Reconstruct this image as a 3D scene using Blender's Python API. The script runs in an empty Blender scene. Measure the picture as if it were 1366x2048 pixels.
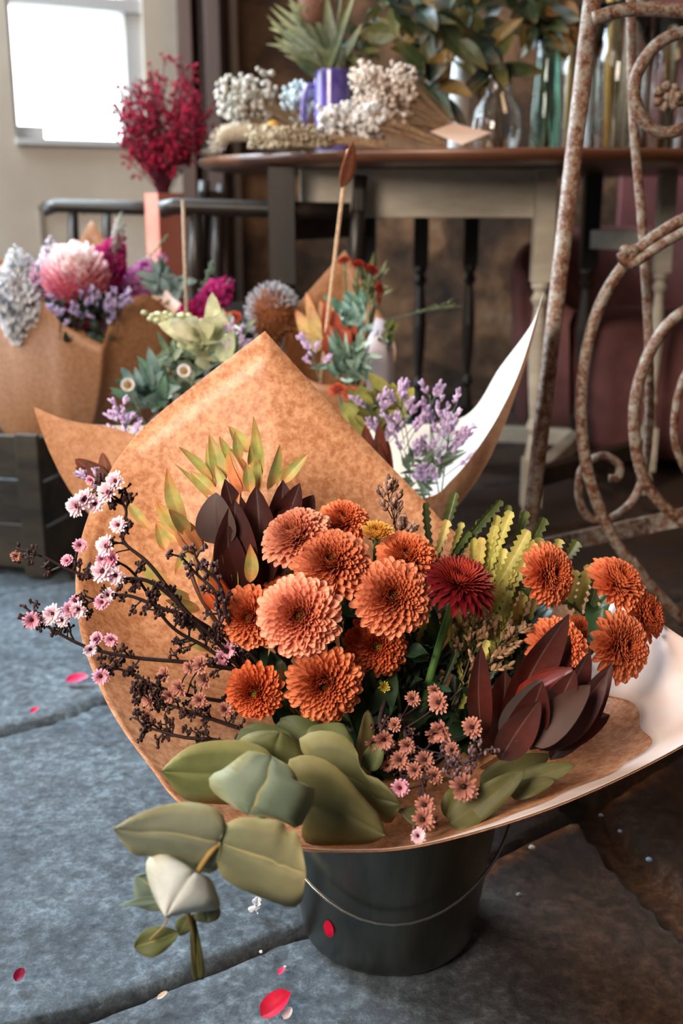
import bpy, math, random
from mathutils import Vector as V, Matrix, Quaternion, noise
random.seed(7)
PI = math.pi
# ------------------------------------------------------------------ camera, world, lights, exposure
F = 2200.0; PITCH = math.radians(15.6); H = 0.68
CP, SP = math.cos(PITCH), math.sin(PITCH)
SC = bpy.context.scene; COL = SC.collection
cam = bpy.data.cameras.new('camera'); co = bpy.data.objects.new('camera', cam); COL.objects.link(co)
co.location = (0, 0, H); co.rotation_euler = (PI/2 - PITCH, 0, 0)
cam.sensor_fit = 'VERTICAL'; cam.sensor_height = 36; cam.lens = F/2048*36
cam.clip_start = 0.05
cam.dof.use_dof = True; cam.dof.focus_distance = 0.97; cam.dof.aperture_fstop = 5.2
SC.camera = co
w = bpy.data.worlds.new('world'); SC.world = w; w.use_nodes = True
w.node_tree.nodes['Background'].inputs[0].default_value = (0.75, 0.82, 1, 1)
w.node_tree.nodes['Background'].inputs[1].default_value = 0.05
def area(name, loc, tgt, sx, sy, col, power, spread=180):
    l = bpy.data.lights.new(name, 'AREA'); l.shape = 'RECTANGLE'; l.size = sx; l.size_y = sy
    l.color = col; l.energy = power; l.spread = math.radians(spread)
    o = bpy.data.objects.new(name, l); COL.objects.link(o); o.location = loc
    o.rotation_euler = (V(tgt) - V(loc)).to_track_quat('-Z', 'Y').to_euler(); return o
area('high_window_daylight', (-1.6, 2.75, 2.05), (0, 1.0, 0.2), 1.5, 1.1, (0.68, 0.86, 1.0), 170)
area('glazed_door_daylight', (-1.55, 2.3, 1.0), (0.3, 0.9, 0.3), 0.9, 1.7, (0.85, 0.93, 1.0), 42)
area('shop_door_daylight', (-1.1, -0.5, 1.45), (0.1, 1.25, 0.45), 0.9, 0.9, (1.0, 0.85, 0.72), 17, 75)
area('wall_fill_light', (-1.7, 1.1, 1.9), (-0.2, 3.6, 0.9), 0.9, 0.9, (1.0, 0.93, 0.85), 10, 90)  # unseen fill lamp, added to brighten the pale wall
area('warm_fill_light', (1.3, 1.0, 2.3), (0.5, 2.6, 0.2), 0.5, 0.5, (1.0, 0.62, 0.38), 9)  # unseen warm fill lamp, added to warm the right-hand side
SC.view_settings.view_transform = 'Standard'; SC.view_settings.look = 'None'
SC.view_settings.exposure = 0.0; SC.view_settings.gamma = 1.0; SC.view_settings.use_curve_mapping = False

# ------------------------------------------------------------------ helpers
YS = 0.0
def P(px, py, Y):
    Y += YS
    dx = (px-683)/F; dy = -(py-1024)/F
    d = V((dx, CP+dy*SP, -SP+dy*CP)); return V((0, 0, H)) + d*(Y/d.y)
def mpp(px, py, Y):
    dy = -(py-1024)/F; return ((Y+YS)/(CP+dy*SP))/F
def FL(px, py, z=0.0):
    dx = (px-683)/F; dy = -(py-1024)/F
    d = V((dx, CP+dy*SP, -SP+dy*CP)); return V((0, 0, H)) + d*((z-H)/d.z)
def PZ(px, py, z): return FL(px, py, z)
def C(r, g, b):
    f = lambda u: (u/255/12.92) if u/255 <= 0.04045 else ((u/255+0.055)/1.055)**2.4
    return (f(r), f(g), f(b))
def mix(a, b, t): return tuple(a[i]*(1-t)+b[i]*t for i in range(3))
def R(a, b): return random.uniform(a, b)
def rv(s): return V((R(-s, s), R(-s, s), R(-s, s)))
def perp(d):
    d = d.normalized(); a = V((0, 0, 1)) if abs(d.z) < .9 else V((1, 0, 0)); return d.cross(a).normalized()
def catmull(pts, n=8):
    pts = [V(p) for p in pts]
    if len(pts) < 3: return [pts[0].lerp(pts[1], i/n) for i in range(n+1)]
    q = [pts[0]*2-pts[1]] + pts + [pts[-1]*2-pts[-2]]; out = []
    for i in range(1, len(q)-2):
        for k in range(n):
            t = k/n; a, b, c, d = q[i-1], q[i], q[i+1], q[i+2]
            out.append(0.5*((2*b)+(c-a)*t+(2*a-5*b+4*c-d)*t*t+(3*b-a-3*c+d)*t**3))
    out.append(pts[-1]); return out
ORG = {}
class MB:
    def __init__(s): s.v = []; s.f = []; s.c = []
    def add(s, vs, fs, cs):
        o = len(s.v); s.v += vs; s.f += [tuple(i+o for i in f) for f in fs]
        s.c += cs if isinstance(cs, list) else [cs]*len(vs); return s
    def tube(s, path, r, n=6, col=(1, 1, 1), cap=True, col2=None):
        path = [V(p) for p in path]; m = len(path); vs = []; fs = []; cs = []; u = None
        for i, p in enumerate(path):
            d = (path[min(i+1, m-1)]-path[max(i-1, 0)])
            if d.length < 1e-9: d = V((0, 0, 1))
            d.normalize()
            u = perp(d) if u is None else (u-d*u.dot(d)).normalized()
            w_ = d.cross(u); t = i/(m-1)
            rr = r(t) if callable(r) else (r[0]*(1-t)+r[1]*t if isinstance(r, tuple) else r)
            for k in range(n):
                a = 2*PI*k/n; vs.append(p+(u*math.cos(a)+w_*math.sin(a))*rr)
                cs.append(mix(col, col2, t) if col2 else col)
        for i in range(m-1):
            for k in range(n):
                k2 = (k+1) % n; fs.append((i*n+k, i*n+k2, (i+1)*n+k2, (i+1)*n+k))
        if cap: fs.append(tuple(range(n-1, -1, -1))); fs.append(tuple((m-1)*n+k for k in range(n)))
        return s.add(vs, fs, cs)
    def ball(s, c, r, seg=8, rings=5, col=(1, 1, 1), sc=(1, 1, 1), q=None, jit=0):
        c = V(c); vs = []; fs = []
        for i in range(rings+1):
            th = PI*i/rings
            for k in range(seg):
                a = 2*PI*k/seg; p = V((math.sin(th)*math.cos(a)*sc[0], math.sin(th)*math.sin(a)*sc[1], math.cos(th)*sc[2]))*r
                if jit: p *= 1+R(-jit, jit)
                if q: p = q @ p
                vs.append(c+p)
        for i in range(rings):
            for k in range(seg):
                k2 = (k+1) % seg; fs.append((i*seg+k, (i+1)*seg+k, (i+1)*seg+k2, i*seg+k2))
        return s.add(vs, fs, col)
    def box(s, a, b, col=(1, 1, 1), rot=0, piv=None):
        a = V(a); b = V(b); vs = [V((x, y, z)) for x in (a.x, b.x) for y in (a.y, b.y) for z in (a.z, b.z)]
        if rot:
            pv = V(piv) if piv is not None else (a+b)/2; m = Matrix.Rotation(rot, 3, 'Z'); vs = [pv+m@(q-pv) for q in vs]
        return s.add(vs, [(0, 1, 3, 2), (4, 6, 7, 5), (0, 4, 5, 1), (2, 3, 7, 6), (0, 2, 6, 4), (1, 5, 7, 3)], col)
    def lathe(s, prof, c, n=32, col=(1, 1, 1), axis=None, sx=1, sy=1):
        c = V(c); vs = []; fs = []; m = len(prof)
        for (r, z) in prof:
            for k in range(n):
                a = 2*PI*k/n; p = V((r*math.cos(a)*sx, r*math.sin(a)*sy, z))
                if axis is not None: p = axis @ p
                vs.append(c+p)
        for i in range(m-1):
            for k in range(n):
                k2 = (k+1) % n; fs.append((i*n+k, i*n+k2, (i+1)*n+k2, (i+1)*n+k))
        return s.add(vs, fs, col)
    def leaf(s, base, tip, nrm, wd, prof='lance', bend=.1, cup=.15, n=9, cols=None, side_bend=0, rib=None, teeth=0, wave=0):
        base = V(base); tip = V(tip); ax = tip-base; L = ax.length
        if L < 1e-6: return s
        nrm = V(nrm); sd = ax.cross(nrm)
        if sd.length < 1e-6: sd = perp(ax)
        sd.normalize(); nn = sd.cross(ax).normalized()
        cols = cols or ((.1, .2, .05),)*3
        if teeth: n = teeth*2
        vs = []; cs = []; fs = []; VV = (-1, -.55, -.07, 0, .07, .55, 1) if rib else (-1, -.5, 0, .5, 1); M = len(VV); ph = R(0, 6)
        for i in range(n+1):
            u = math.sin(PI/2*i/n) if prof == 'petal' else i/n
            if prof == 'lance': wv = math.sin(PI*u**.85)**.8*(1-.25*u)
            elif prof == 'ovate': wv = (math.sin(PI*u**.72)**.62)*(1-.12*u)
            elif prof == 'heart': wv = (math.sin(PI*min(1, .06+u*.94)**.62)**.6)
            elif prof == 'euc': wv = math.sin(PI*u**.82)**.72
            elif prof == 'eucr': wv = (max(0, math.sin(PI*u**.9))**.5)
            elif prof == 'petal': wv = min(1, .42+.85*u)*math.sqrt(max(0, 1-max(0, (u-.68)/.32)**2.6))
            elif prof == 'strap': wv = min(1, .45+.8*u)*(1 if u < .93 else .8)
            elif prof == 'point': wv = (1-u)**.75*min(1, .5+2.5*u)
            wv = max(wv, .02)
            if teeth: wv *= (1.0 if i % 2 else .55)
            cc = mix(cols[0], cols[1], u*2) if u < .5 else mix(cols[1], cols[2], u*2-1)
            for j in range(M):
                v = VV[j]
                p = base+ax*u+sd*(wd*.5*wv*v+side_bend*L*math.sin(PI*u))+nn*(bend*L*math.sin(PI*u)*.6+bend*L*u*u*.4-bend*L*.4*u+cup*wd*abs(v)**1.6*wv)
                if wave: p += nn*wave*wd*math.sin(ph+u*9+v*2)*abs(v)
                vs.append(p); cs.append(mix(cc, rib, .6) if (rib and j == M//2) else cc)
        for i in range(n):
            for j in range(M-1): fs.append((i*M+j, i*M+j+1, (i+1)*M+j+1, (i+1)*M+j))
        return s.add(vs, fs, cs)
    def mesh(s, name, org=V((0, 0, 0)), smooth=True):
        me = bpy.data.meshes.new(name); me.from_pydata([tuple(V(p)-org) for p in s.v], [], s.f)
        ca = me.color_attributes.new('Col', 'FLOAT_COLOR', 'POINT')
        ca.data.foreach_set('color', [x for c in s.c for x in (c[0], c[1], c[2], 1)])
        if smooth: me.polygons.foreach_set('use_smooth', [True]*len(me.polygons))
        me.update(); return me
    def build(s, name, mat, parent=None, smooth=True, org=None, solid=0, bevel=0, fn=False):
        o_ = ORG[parent] if parent else (V(org) if org is not None else V((0, 0, 0)))
        me = s.mesh(name, o_, smooth); me.materials.append(mat)
        o = bpy.data.objects.new(name, me); COL.objects.link(o); ORG[o] = o_
        if parent: o.parent = parent
        else: o.location = o_
        if bevel:
            m = o.modifiers.new('bevel', 'BEVEL'); m.width = bevel; m.segments = 2; m.limit_method = 'ANGLE'
        if solid:
            m = o.modifiers.new('solid', 'SOLIDIFY'); m.thickness = solid
        return o
def tag(o, label=None, cat=None, group=None, kind=None):
    if label: o['label'] = label
    if cat: o['category'] = cat
    if group: o['group'] = group
    if kind: o['kind'] = kind
    return o
def thing(name, loc, label, cat, group=None):
    o = bpy.data.objects.new(name, None); COL.objects.link(o); o.location = loc; ORG[o] = V(loc)
    o.empty_display_size = .02; return tag(o, label, cat, group)
def inst(name, me, mat, parent, loc, q=None, sc=1):
    o = bpy.data.objects.new(name, me); COL.objects.link(o); o.parent = parent
    o.location = V(loc)-ORG[parent]; o.scale = (sc,)*3
    if q: o.rotation_mode = 'QUATERNION'; o.rotation_quaternion = q
    ORG[o] = ORG[parent]
    return o
# ------------------------------------------------------------------ materials
def base_mat(name):
    m = bpy.data.materials.new(name); m.use_nodes = True; nt = m.node_tree
    return m, nt, nt.nodes['Principled BSDF'], nt.nodes['Material Output']
def N(nt, t, **k):
    n = nt.nodes.new(t)
    for a, b in k.items(): setattr(n, a, b)
    return n
def noise_n(nt, scale, detail=4, rough=.6, coord='Object', vscale=None):
    tc = N(nt, 'ShaderNodeTexCoord'); n = N(nt, 'ShaderNodeTexNoise'); n.inputs['Scale'].default_value = scale
    n.inputs['Detail'].default_value = detail; n.inputs['Roughness'].default_value = rough
    if vscale:
        mp = N(nt, 'ShaderNodeMapping'); mp.inputs['Scale'].default_value = vscale
        nt.links.new(tc.outputs[coord], mp.inputs[0]); nt.links.new(mp.outputs[0], n.inputs['Vector'])
    else: nt.links.new(tc.outputs[coord], n.inputs['Vector'])
    return n
def ramp(nt, src, stops):
    r = N(nt, 'ShaderNodeValToRGB'); e = r.color_ramp.elements
    while len(e) < len(stops): e.new(.5)
    for el, (p, c) in zip(e, stops): el.position = p; el.color = (*c, 1)
    nt.links.new(src, r.inputs[0]); return r
def bump(nt, b, src, strength, dist=.002):
    n = N(nt, 'ShaderNodeBump'); n.inputs['Strength'].default_value = strength; n.inputs['Distance'].default_value = dist
    nt.links.new(src, n.inputs['Height']); nt.links.new(n.outputs[0], b.inputs['Normal']); return n
def vmat(name, rough=.5, tr=.25, var=.25, scale=120, spec=.4, bmp=.15, sheen=0):
    m, nt, b, out = base_mat(name); b.inputs['Roughness'].default_value = rough
    b.inputs['Specular IOR Level'].default_value = spec
    at = N(nt, 'ShaderNodeAttribute', attribute_name='Col'); nz = noise_n(nt, scale)
    mr = N(nt, 'ShaderNodeMapRange'); mr.inputs['From Min'].default_value = .3; mr.inputs['From Max'].default_value = .7
    mr.inputs['To Min'].default_value = 1-var; mr.inputs['To Max'].default_value = 1+var; nt.links.new(nz.outputs[0], mr.inputs[0])
    mx = N(nt, 'ShaderNodeVectorMath', operation='SCALE'); nt.links.new(at.outputs['Color'], mx.inputs[0]); nt.links.new(mr.outputs[0], mx.inputs['Scale'])
    oi = N(nt, 'ShaderNodeObjectInfo'); m2 = N(nt, 'ShaderNodeMapRange'); m2.inputs['To Min'].default_value = .88; m2.inputs['To Max'].default_value = 1.1
    nt.links.new(oi.outputs['Random'], m2.inputs[0])
    mx2 = N(nt, 'ShaderNodeVectorMath', operation='SCALE'); nt.links.new(mx.outputs[0], mx2.inputs[0]); nt.links.new(m2.outputs[0], mx2.inputs['Scale'])
    nt.links.new(mx2.outputs[0], b.inputs['Base Color'])
    if sheen: b.inputs['Sheen Weight'].default_value = sheen
    if bmp: bump(nt, b, nz.outputs[0], bmp, .001)
    if tr:
        t = N(nt, 'ShaderNodeBsdfTranslucent'); nt.links.new(mx2.outputs[0], t.inputs[0]); ms = N(nt, 'ShaderNodeMixShader'); ms.inputs[0].default_value = tr
        nt.links.new(b.outputs[0], ms.inputs[1]); nt.links.new(t.outputs[0], ms.inputs[2]); nt.links.new(ms.outputs[0], out.inputs[0])
    return m
M = {}
M['petal'] = vmat('petal_tissue', .55, .22, .12, 200, .25, 0)
M['leaf'] = vmat('leaf_tissue', .45, .1, .22, 90, .45, .2)
M['glauc'] = vmat('waxy_leaf_tissue', .6, .12, .13, 60, .35, .1)
M['twig'] = vmat('twig_bark', .7, 0, .35, 300, .3, .4)
M['dry'] = vmat('dried_flower_tissue', .85, .15, .3, 200, .15, 0)
def kraft(name, a, b_, rough, tr):
    m, nt, b, out = base_mat(name)
    n1 = noise_n(nt, 120, 5, .7); n2 = noise_n(nt, 330, 3, .7)
    ad = N(nt, 'ShaderNodeMath', operation='MULTIPLY_ADD'); ad.inputs[1].default_value = .35; nt.links.new(n2.outputs[0], ad.inputs[0]); nt.links.new(n1.outputs[0], ad.inputs[2])
    r = ramp(nt, ad.outputs[0], [(.54, a), (.8, b_)]); nt.links.new(r.outputs[0], b.inputs['Base Color'])
    b.inputs['Roughness'].default_value = rough; b.inputs['Specular IOR Level'].default_value = .6
    st = noise_n(nt, 30, 3, .6, 'Object', (9, 1, 1)); bump(nt, b, st.outputs[0], .12, .002)
    t = N(nt, 'ShaderNodeBsdfTranslucent'); nt.links.new(r.outputs[0], t.inputs[0]); ms = N(nt, 'ShaderNodeMixShader'); ms.inputs[0].default_value = tr
    nt.links.new(b.outputs[0], ms.inputs[1]); nt.links.new(t.outputs[0], ms.inputs[2]); nt.links.new(ms.outputs[0], out.inputs[0])
    return m
M['kraft'] = kraft('glossy_kraft_paper', C(192, 126, 84), C(231, 180, 138), .44, .26)
def two_sided(name, outer, inner):
    m = kraft(name, *outer); nt = m.node_tree; b = nt.nodes['Principled BSDF']; g = N(nt, 'ShaderNodeNewGeometry')
    src = b.inputs['Base Color'].links[0].from_socket; mx = N(nt, 'ShaderNodeMix', data_type='RGBA'); nt.links.new(g.outputs['Backfacing'], mx.inputs[0])
    nt.links.new(src, mx.inputs[6]); mx.inputs[7].default_value = (*inner, 1); nt.links.new(mx.outputs[2], b.inputs['Base Color']); return m
M['kraft_glare'] = two_sided('kraft_with_inner_glare', (C(184, 124, 84), C(208, 154, 114), .45, .12), C(226, 222, 216))  # white inner face: glare on the kraft put into its colour
M['kraft2'] = kraft('plain_kraft_paper', C(160, 108, 70), C(186, 136, 96), .5, .25)
def plain(name, col, rough=.5, metal=0, spec=.5, nz=0, scale=20, col2=None, vs=None, bmp=0, coat=0):
    m, nt, b, out = base_mat(name); b.inputs['Base Color'].default_value = (*col, 1)
    b.inputs['Roughness'].default_value = rough; b.inputs['Metallic'].default_value = metal; b.inputs['Specular IOR Level'].default_value = spec
    b.inputs['Coat Weight'].default_value = coat
    if col2 is not None:
        n = noise_n(nt, scale, 6, .65, 'Object', vs); r = ramp(nt, n.outputs[0], [(.36, col), (.66, col2)]); nt.links.new(r.outputs[0], b.inputs['Base Color'])
        if bmp: bump(nt, b, n.outputs[0], bmp, .004)
    return m
M['wood_dark'] = plain('dark_stained_wood', C(22, 19, 17), .38, col2=C(48, 38, 30), scale=14, vs=(1, 1, .12), bmp=.1)
M['wood_table'] = plain('table_top_wood', C(70, 40, 26), .32, col2=C(120, 76, 50), scale=10, vs=(.15, 1, 1), bmp=.08)
M['wood_pale'] = plain('worn_pale_wood', C(150, 140, 122), .5, col2=C(206, 196, 178), scale=9, vs=(.3, 1, 1), bmp=.15)
M['crate'] = plain('weathered_crate_wood', C(30, 28, 24), .75, col2=C(74, 66, 54), scale=12, vs=(.12, 1, 1), bmp=.3)
M['steel'] = plain('brushed_steel', (.14, .14, .12), .34, 1, col2=(.24, .235, .2), scale=20, vs=(1, 1, .15))
M['wire'] = plain('steel_wire', (.5, .5, .47), .25, 1)
M['wallp'] = plain('cream_painted_plaster', C(190, 176, 160), .8, col2=C(206, 194, 178), scale=3)
M['white'] = plain('white_window_paint', C(200, 200, 200), .5)
M['frame'] = plain('brown_door_paint', C(46, 28, 24), .45, col2=C(70, 44, 36), scale=5, vs=(3, 3, .2))
M['copper'] = plain('copper_sheet', C(176, 98, 78), .45, .3, col2=C(200, 132, 114), scale=4)
M['mauve'] = plain('mauve_paint', C(104, 62, 66), .6, col2=C(136, 84, 84), scale=5)
M['pink'] = plain('dusty_pink_fabric', C(92, 52, 50), .85, col2=C(122, 74, 70), scale=7, bmp=.1)
M['mug'] = plain('purple_blue_glaze', C(70, 52, 120), .12, col2=C(120, 110, 190), scale=5, coat=.6)
M['glare_sheet'] = plain('pale_glare_paper', C(238, 222, 216), .45, col2=C(226, 206, 198), scale=8)  # pale tone of the glare on the right kraft flap
M['card'] = plain('pale_card', C(214, 180, 160), .6)
M['pipe'] = plain('grey_pipe_paint', C(150, 138, 124), .5)
M['mud'] = plain('dried_clay', C(110, 66, 36), .9)
M['label_paper'] = plain('lilac_white_paper', C(190, 178, 184), .6)
def glass(name, col, rough=.02):
    m, nt, b, out = base_mat(name); b.inputs['Base Color'].default_value = (*col, 1); b.inputs['Transmission Weight'].default_value = 1
    b.inputs['Roughness'].default_value = rough; b.inputs['IOR'].default_value = 1.45; return m
M['glass'] = glass('clear_glass', (.93, .97, .96)); M['gglass'] = glass('green_glass', (.6, .88, .8))
def iron():
    m, nt, b, out = base_mat('rusty_painted_iron'); n = noise_n(nt, 70, 8, .75); n2 = noise_n(nt, 260, 4, .7)
    ad = N(nt, 'ShaderNodeMath', operation='MULTIPLY_ADD'); ad.inputs[1].default_value = .45; nt.links.new(n2.outputs[0], ad.inputs[0]); nt.links.new(n.outputs[0], ad.inputs[2])
    r = ramp(nt, ad.outputs[0], [(.58, C(62, 34, 22)), (.68, C(108, 68, 46)), (.76, C(128, 114, 100)), (.92, C(150, 146, 138))])
    nt.links.new(r.outputs[0], b.inputs['Base Color']); b.inputs['Roughness'].default_value = .5; b.inputs['Metallic'].default_value = .15
    bump(nt, b, ad.outputs[0], .5, .002); return m
M['iron'] = iron()
def stonewall():
    m, nt, b, out = base_mat('rough_stone_wall'); n = noise_n(nt, 5, 8, .62)
    v = N(nt, 'ShaderNodeTexVoronoi'); v.inputs['Scale'].default_value = 4.2; tc = N(nt, 'ShaderNodeTexCoord'); mp = N(nt, 'ShaderNodeMapping'); mp.inputs['Scale'].default_value = (1, 1, 1.9)
    nt.links.new(tc.outputs['Object'], mp.inputs[0]); nt.links.new(mp.outputs[0], v.inputs['Vector'])
    r = ramp(nt, n.outputs[0], [(.32, C(30, 24, 20)), (.5, C(92, 66, 46)), (.62, C(136, 100, 70)), (.74, C(150, 132, 108))])
    r2 = ramp(nt, v.outputs['Color'], [(.2, (.45, .45, .45)), (.8, (1, 1, 1))])
    mx = N(nt, 'ShaderNodeMix', data_type='RGBA', blend_type='MULTIPLY'); mx.inputs[0].default_value = 1
    nt.links.new(r.outputs[0], mx.inputs[6]); nt.links.new(r2.outputs[0], mx.inputs[7]); nt.links.new(mx.outputs[2], b.inputs['Base Color'])
    b.inputs['Roughness'].default_value = .85; bump(nt, b, n.outputs[0], .8, .03); return m
M['stonewall'] = stonewall()
def slate():
    m, nt, b, out = base_mat('wet_slate_flagstone'); at = N(nt, 'ShaderNodeAttribute', attribute_name='Col')
    n = noise_n(nt, 75, 12, .8); n2 = noise_n(nt, 9, 8, .7); n3 = noise_n(nt, 320, 4, .8)
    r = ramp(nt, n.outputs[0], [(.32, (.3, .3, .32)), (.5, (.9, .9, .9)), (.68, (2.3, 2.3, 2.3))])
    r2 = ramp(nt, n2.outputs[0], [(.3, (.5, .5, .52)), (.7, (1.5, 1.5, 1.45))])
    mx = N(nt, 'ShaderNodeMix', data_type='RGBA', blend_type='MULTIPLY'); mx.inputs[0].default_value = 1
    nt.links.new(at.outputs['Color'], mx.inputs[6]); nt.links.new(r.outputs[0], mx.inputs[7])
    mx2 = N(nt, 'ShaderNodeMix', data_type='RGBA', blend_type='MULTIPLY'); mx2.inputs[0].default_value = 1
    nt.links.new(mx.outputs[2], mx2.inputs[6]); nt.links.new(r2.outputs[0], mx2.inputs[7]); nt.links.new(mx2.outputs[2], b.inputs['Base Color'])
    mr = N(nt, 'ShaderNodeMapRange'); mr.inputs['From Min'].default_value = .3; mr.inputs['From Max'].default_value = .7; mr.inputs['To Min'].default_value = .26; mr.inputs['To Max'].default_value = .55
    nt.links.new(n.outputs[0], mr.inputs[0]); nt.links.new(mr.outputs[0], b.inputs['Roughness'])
    ad = N(nt, 'ShaderNodeMath', operation='MULTIPLY_ADD'); ad.inputs[1].default_value = .25; nt.links.new(n3.outputs[0], ad.inputs[0]); nt.links.new(n.outputs[0], ad.inputs[2])
    bump(nt, b, ad.outputs[0], 1.0, .011); b.inputs['Specular IOR Level'].default_value = .6; return m
M['slate'] = slate()
m, nt, b, out = base_mat('overcast_sky_light'); b.inputs['Emission Color'].default_value = (.9, .96, 1, 1); b.inputs['Emission Strength'].default_value = 6; M['sky'] = m

# ------------------------------------------------------------------ floor
def build_floor():
    lines = [[FL(0, 2062), FL(220, 2000), FL(570, 1880), FL(820, 1790), FL(1010, 1690), FL(1120, 1630)],
             [FL(0, 1456), FL(110, 1428), FL(205, 1398), FL(600, 1330), FL(1366, 1190)],
             [FL(0, 1187), FL(150, 1152), FL(700, 1100), FL(1366, 1020)]]
    def ly(l, x):
        if x <= l[0].x: a, b_ = l[0], l[1]
        elif x >= l[-1].x: a, b_ = l[-2], l[-1]
        else:
            for a, b_ in zip(l, l[1:]):
                if a.x <= x <= b_.x: break
        return a.y+(b_.y-a.y)*(x-a.x)/(b_.x-a.x)
    def rowy(k, x):
        if k == 0: return .25 + .35*x
        if k <= 3: return ly(lines[k-1], max(-1.2, min(1.0, x)))
        return ly(lines[2], max(-1.2, min(1.0, x))) + (k-3)*.42
    cross = {}
    rnd = random.Random(3)
    for k in range(-1, 12):
        xs = []; x = -3.2+rnd.uniform(0, .5)
        while x < 3.4: xs.append(x); x += rnd.uniform(.5, .95)
        cross[k] = xs
    cross[0] = [-1.5, -.75, .62, 1.3]; cross[1] = [-1.3, -.72, .33, 1.0, 1.7]; cross[2] = [-1.4, .75, 1.3]
    nx, ny = 360, 430; xs = []
    for i in range(nx+1): t = i/nx*2-1; xs.append(.05+math.copysign(abs(t)**1.5, t)*2.6)
    ys = [-1.0, -.5, -.1, .25, .45, .55]+[.62+4.3*(j/(ny-6))**1.9 for j in range(ny-5)]
    ccol = {}; DJ = [FL(1100, 1530), FL(1190, 1620), FL(1262, 1710), FL(1400, 1850)]
    vs = []; cs = []
    for y in ys:
        for x in xs:
            wob = noise.noise(V((x*5, y*5, 0)))*.02+noise.noise(V((x*22, y*22, 3)))*.006
            k = -1
            for kk in range(0, 12):
                if y+wob > rowy(kk, x): k = kk
            d = min(abs(y+wob-rowy(k, x)) if k >= 0 else 9, abs(y+wob-rowy(k+1, x)))
            xc = cross.get(k, [0]); ci = 0; sl = x+wob+(y-1)*.35
            for q, cx in enumerate(xc):
                if sl > cx: ci = q+1
                d = min(d, abs(sl-cx))
            wdt = .0065+.004*noise.noise(V((x*9, y*9, 7)))
            orange = 0
            if k in (-1, 0) and .1 < x < .42:
                dl = abs(y+wob-rowy(1, x)); g_ = max(0, 1-dl/(.035+.02*noise.noise(V((x*14, y*14, 2)))))*min(1, (x-.1)*20)*min(1, (.42-x)*20); orange = min(1, g_*2.6)
            for a_, b__ in zip(DJ, DJ[1:]):
                tt = max(0, min(1, ((x-a_.x)*(b__.x-a_.x)+(y-a_.y)*(b__.y-a_.y))/((b__.x-a_.x)**2+(b__.y-a_.y)**2))); dd = math.hypot(x-a_.x-(b__.x-a_.x)*tt, y-a_.y-(b__.y-a_.y)*tt)+wob*.4
                d = min(d, max(0, dd-.016))
            if d < wdt*2.2: t = min(1, max(0, (d-wdt*.6)/(wdt*1.6)))
            else: t = 1
            t = t*t*(3-2*t)
            key = (k, ci)
            if key not in ccol:
                h = rnd.random(); br = x > .25
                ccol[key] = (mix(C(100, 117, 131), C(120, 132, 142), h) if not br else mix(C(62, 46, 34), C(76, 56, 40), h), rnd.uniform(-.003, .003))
            if k == 1 and ci == 3: ccol[key] = (C(70, 54, 40), -.001)
            sc_, dz = ccol[key]
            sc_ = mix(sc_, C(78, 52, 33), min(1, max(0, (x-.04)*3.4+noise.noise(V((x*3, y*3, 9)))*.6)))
            mud = mix(C(14, 13, 11), C(104, 66, 38), min(1, max(0, noise.noise(V((x*4, y*4, 1)))*2.2-.1)))
            sc_ = mix(sc_, mix(C(140, 82, 42), C(190, 150, 106), max(0, noise.noise(V((x*40, y*40, 4))))), orange); z = dz*t+(1-t)*-.02+noise.noise(V((x*6, y*6, 5)))*.004+noise.noise(V((x*30, y*30, 5)))*.0012*(2-t)
            z -= .0045
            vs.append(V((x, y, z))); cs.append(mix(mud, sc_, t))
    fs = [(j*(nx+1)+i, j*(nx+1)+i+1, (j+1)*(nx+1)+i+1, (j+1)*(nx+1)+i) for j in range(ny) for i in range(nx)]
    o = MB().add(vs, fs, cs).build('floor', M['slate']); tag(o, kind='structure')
build_floor()
# ------------------------------------------------------------------ room shell
def struct(name, mb, mat, **k): return tag(mb.build(name, mat, **k), kind='structure')
struct('wall_back', MB().box((-.85, 3.75, 0), (2.7, 3.95, 2.5)), M['stonewall'], smooth=False)
struct('wall_right', MB().box((2.5, .3, 0), (2.7, 3.8, 2.5)), M['stonewall'], smooth=False)
struct('ceiling', MB().box((-2.7, .3, 2.5), (2.7, 4.2, 2.6)), M['wallp'], smooth=False)
# glazed pale wall section, turned a little
WA = P(-260, 300, 3.15); WB = P(372, 300, 3.62); wd = (WB-WA); wd.z = 0; WL = wd.length; wd.normalize(); wn = V((wd.y, -wd.x, 0))
def wl(u, off, z): return V((WA.x, WA.y, 0))+wd*u-wn*off+V((0, 0, z))
def wbox(mb, u0, u1, z0, z1, o0, o1, col=(1, 1, 1)):
    vs = [wl(u, o, z) for u in (u0, u1) for o in (o0, o1) for z in (z0, z1)]
    return mb.add(vs, [(0, 1, 3, 2), (4, 6, 7, 5), (0, 4, 5, 1), (2, 3, 7, 6), (0, 2, 6, 4), (1, 5, 7, 3)], col)
def wu(px):
    dx = (px-683)/F; d = V((dx, CP+.3*SP, 0)); o = V((WA.x, WA.y, 0)); det = d.x*(-wd.y)+wd.x*d.y
    return ((d.x*o.y)-(d.y*o.x))/(d.y*wd.x-d.x*wd.y)
u0, u1 = wu(38), wu(300)
def zz(py, px):
    u = wu(px); q = wl(u, 0, 0); return P(px, py, q.y).z
zb, zt, zm = zz(288, 160), zz(12, 150), zz(12, 150)
mb = MB(); wbox(mb, 0, u0, 0, 2.5, 0, .12); wbox(mb, u1, WL, 0, 2.5, 0, .12); wbox(mb, u0, u1, 0, zb, 0, .12); wbox(mb, u0, u1, zt+.62, 2.5, 0, .12)
struct('wall_left', mb, M['wallp'], smooth=False)
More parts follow.
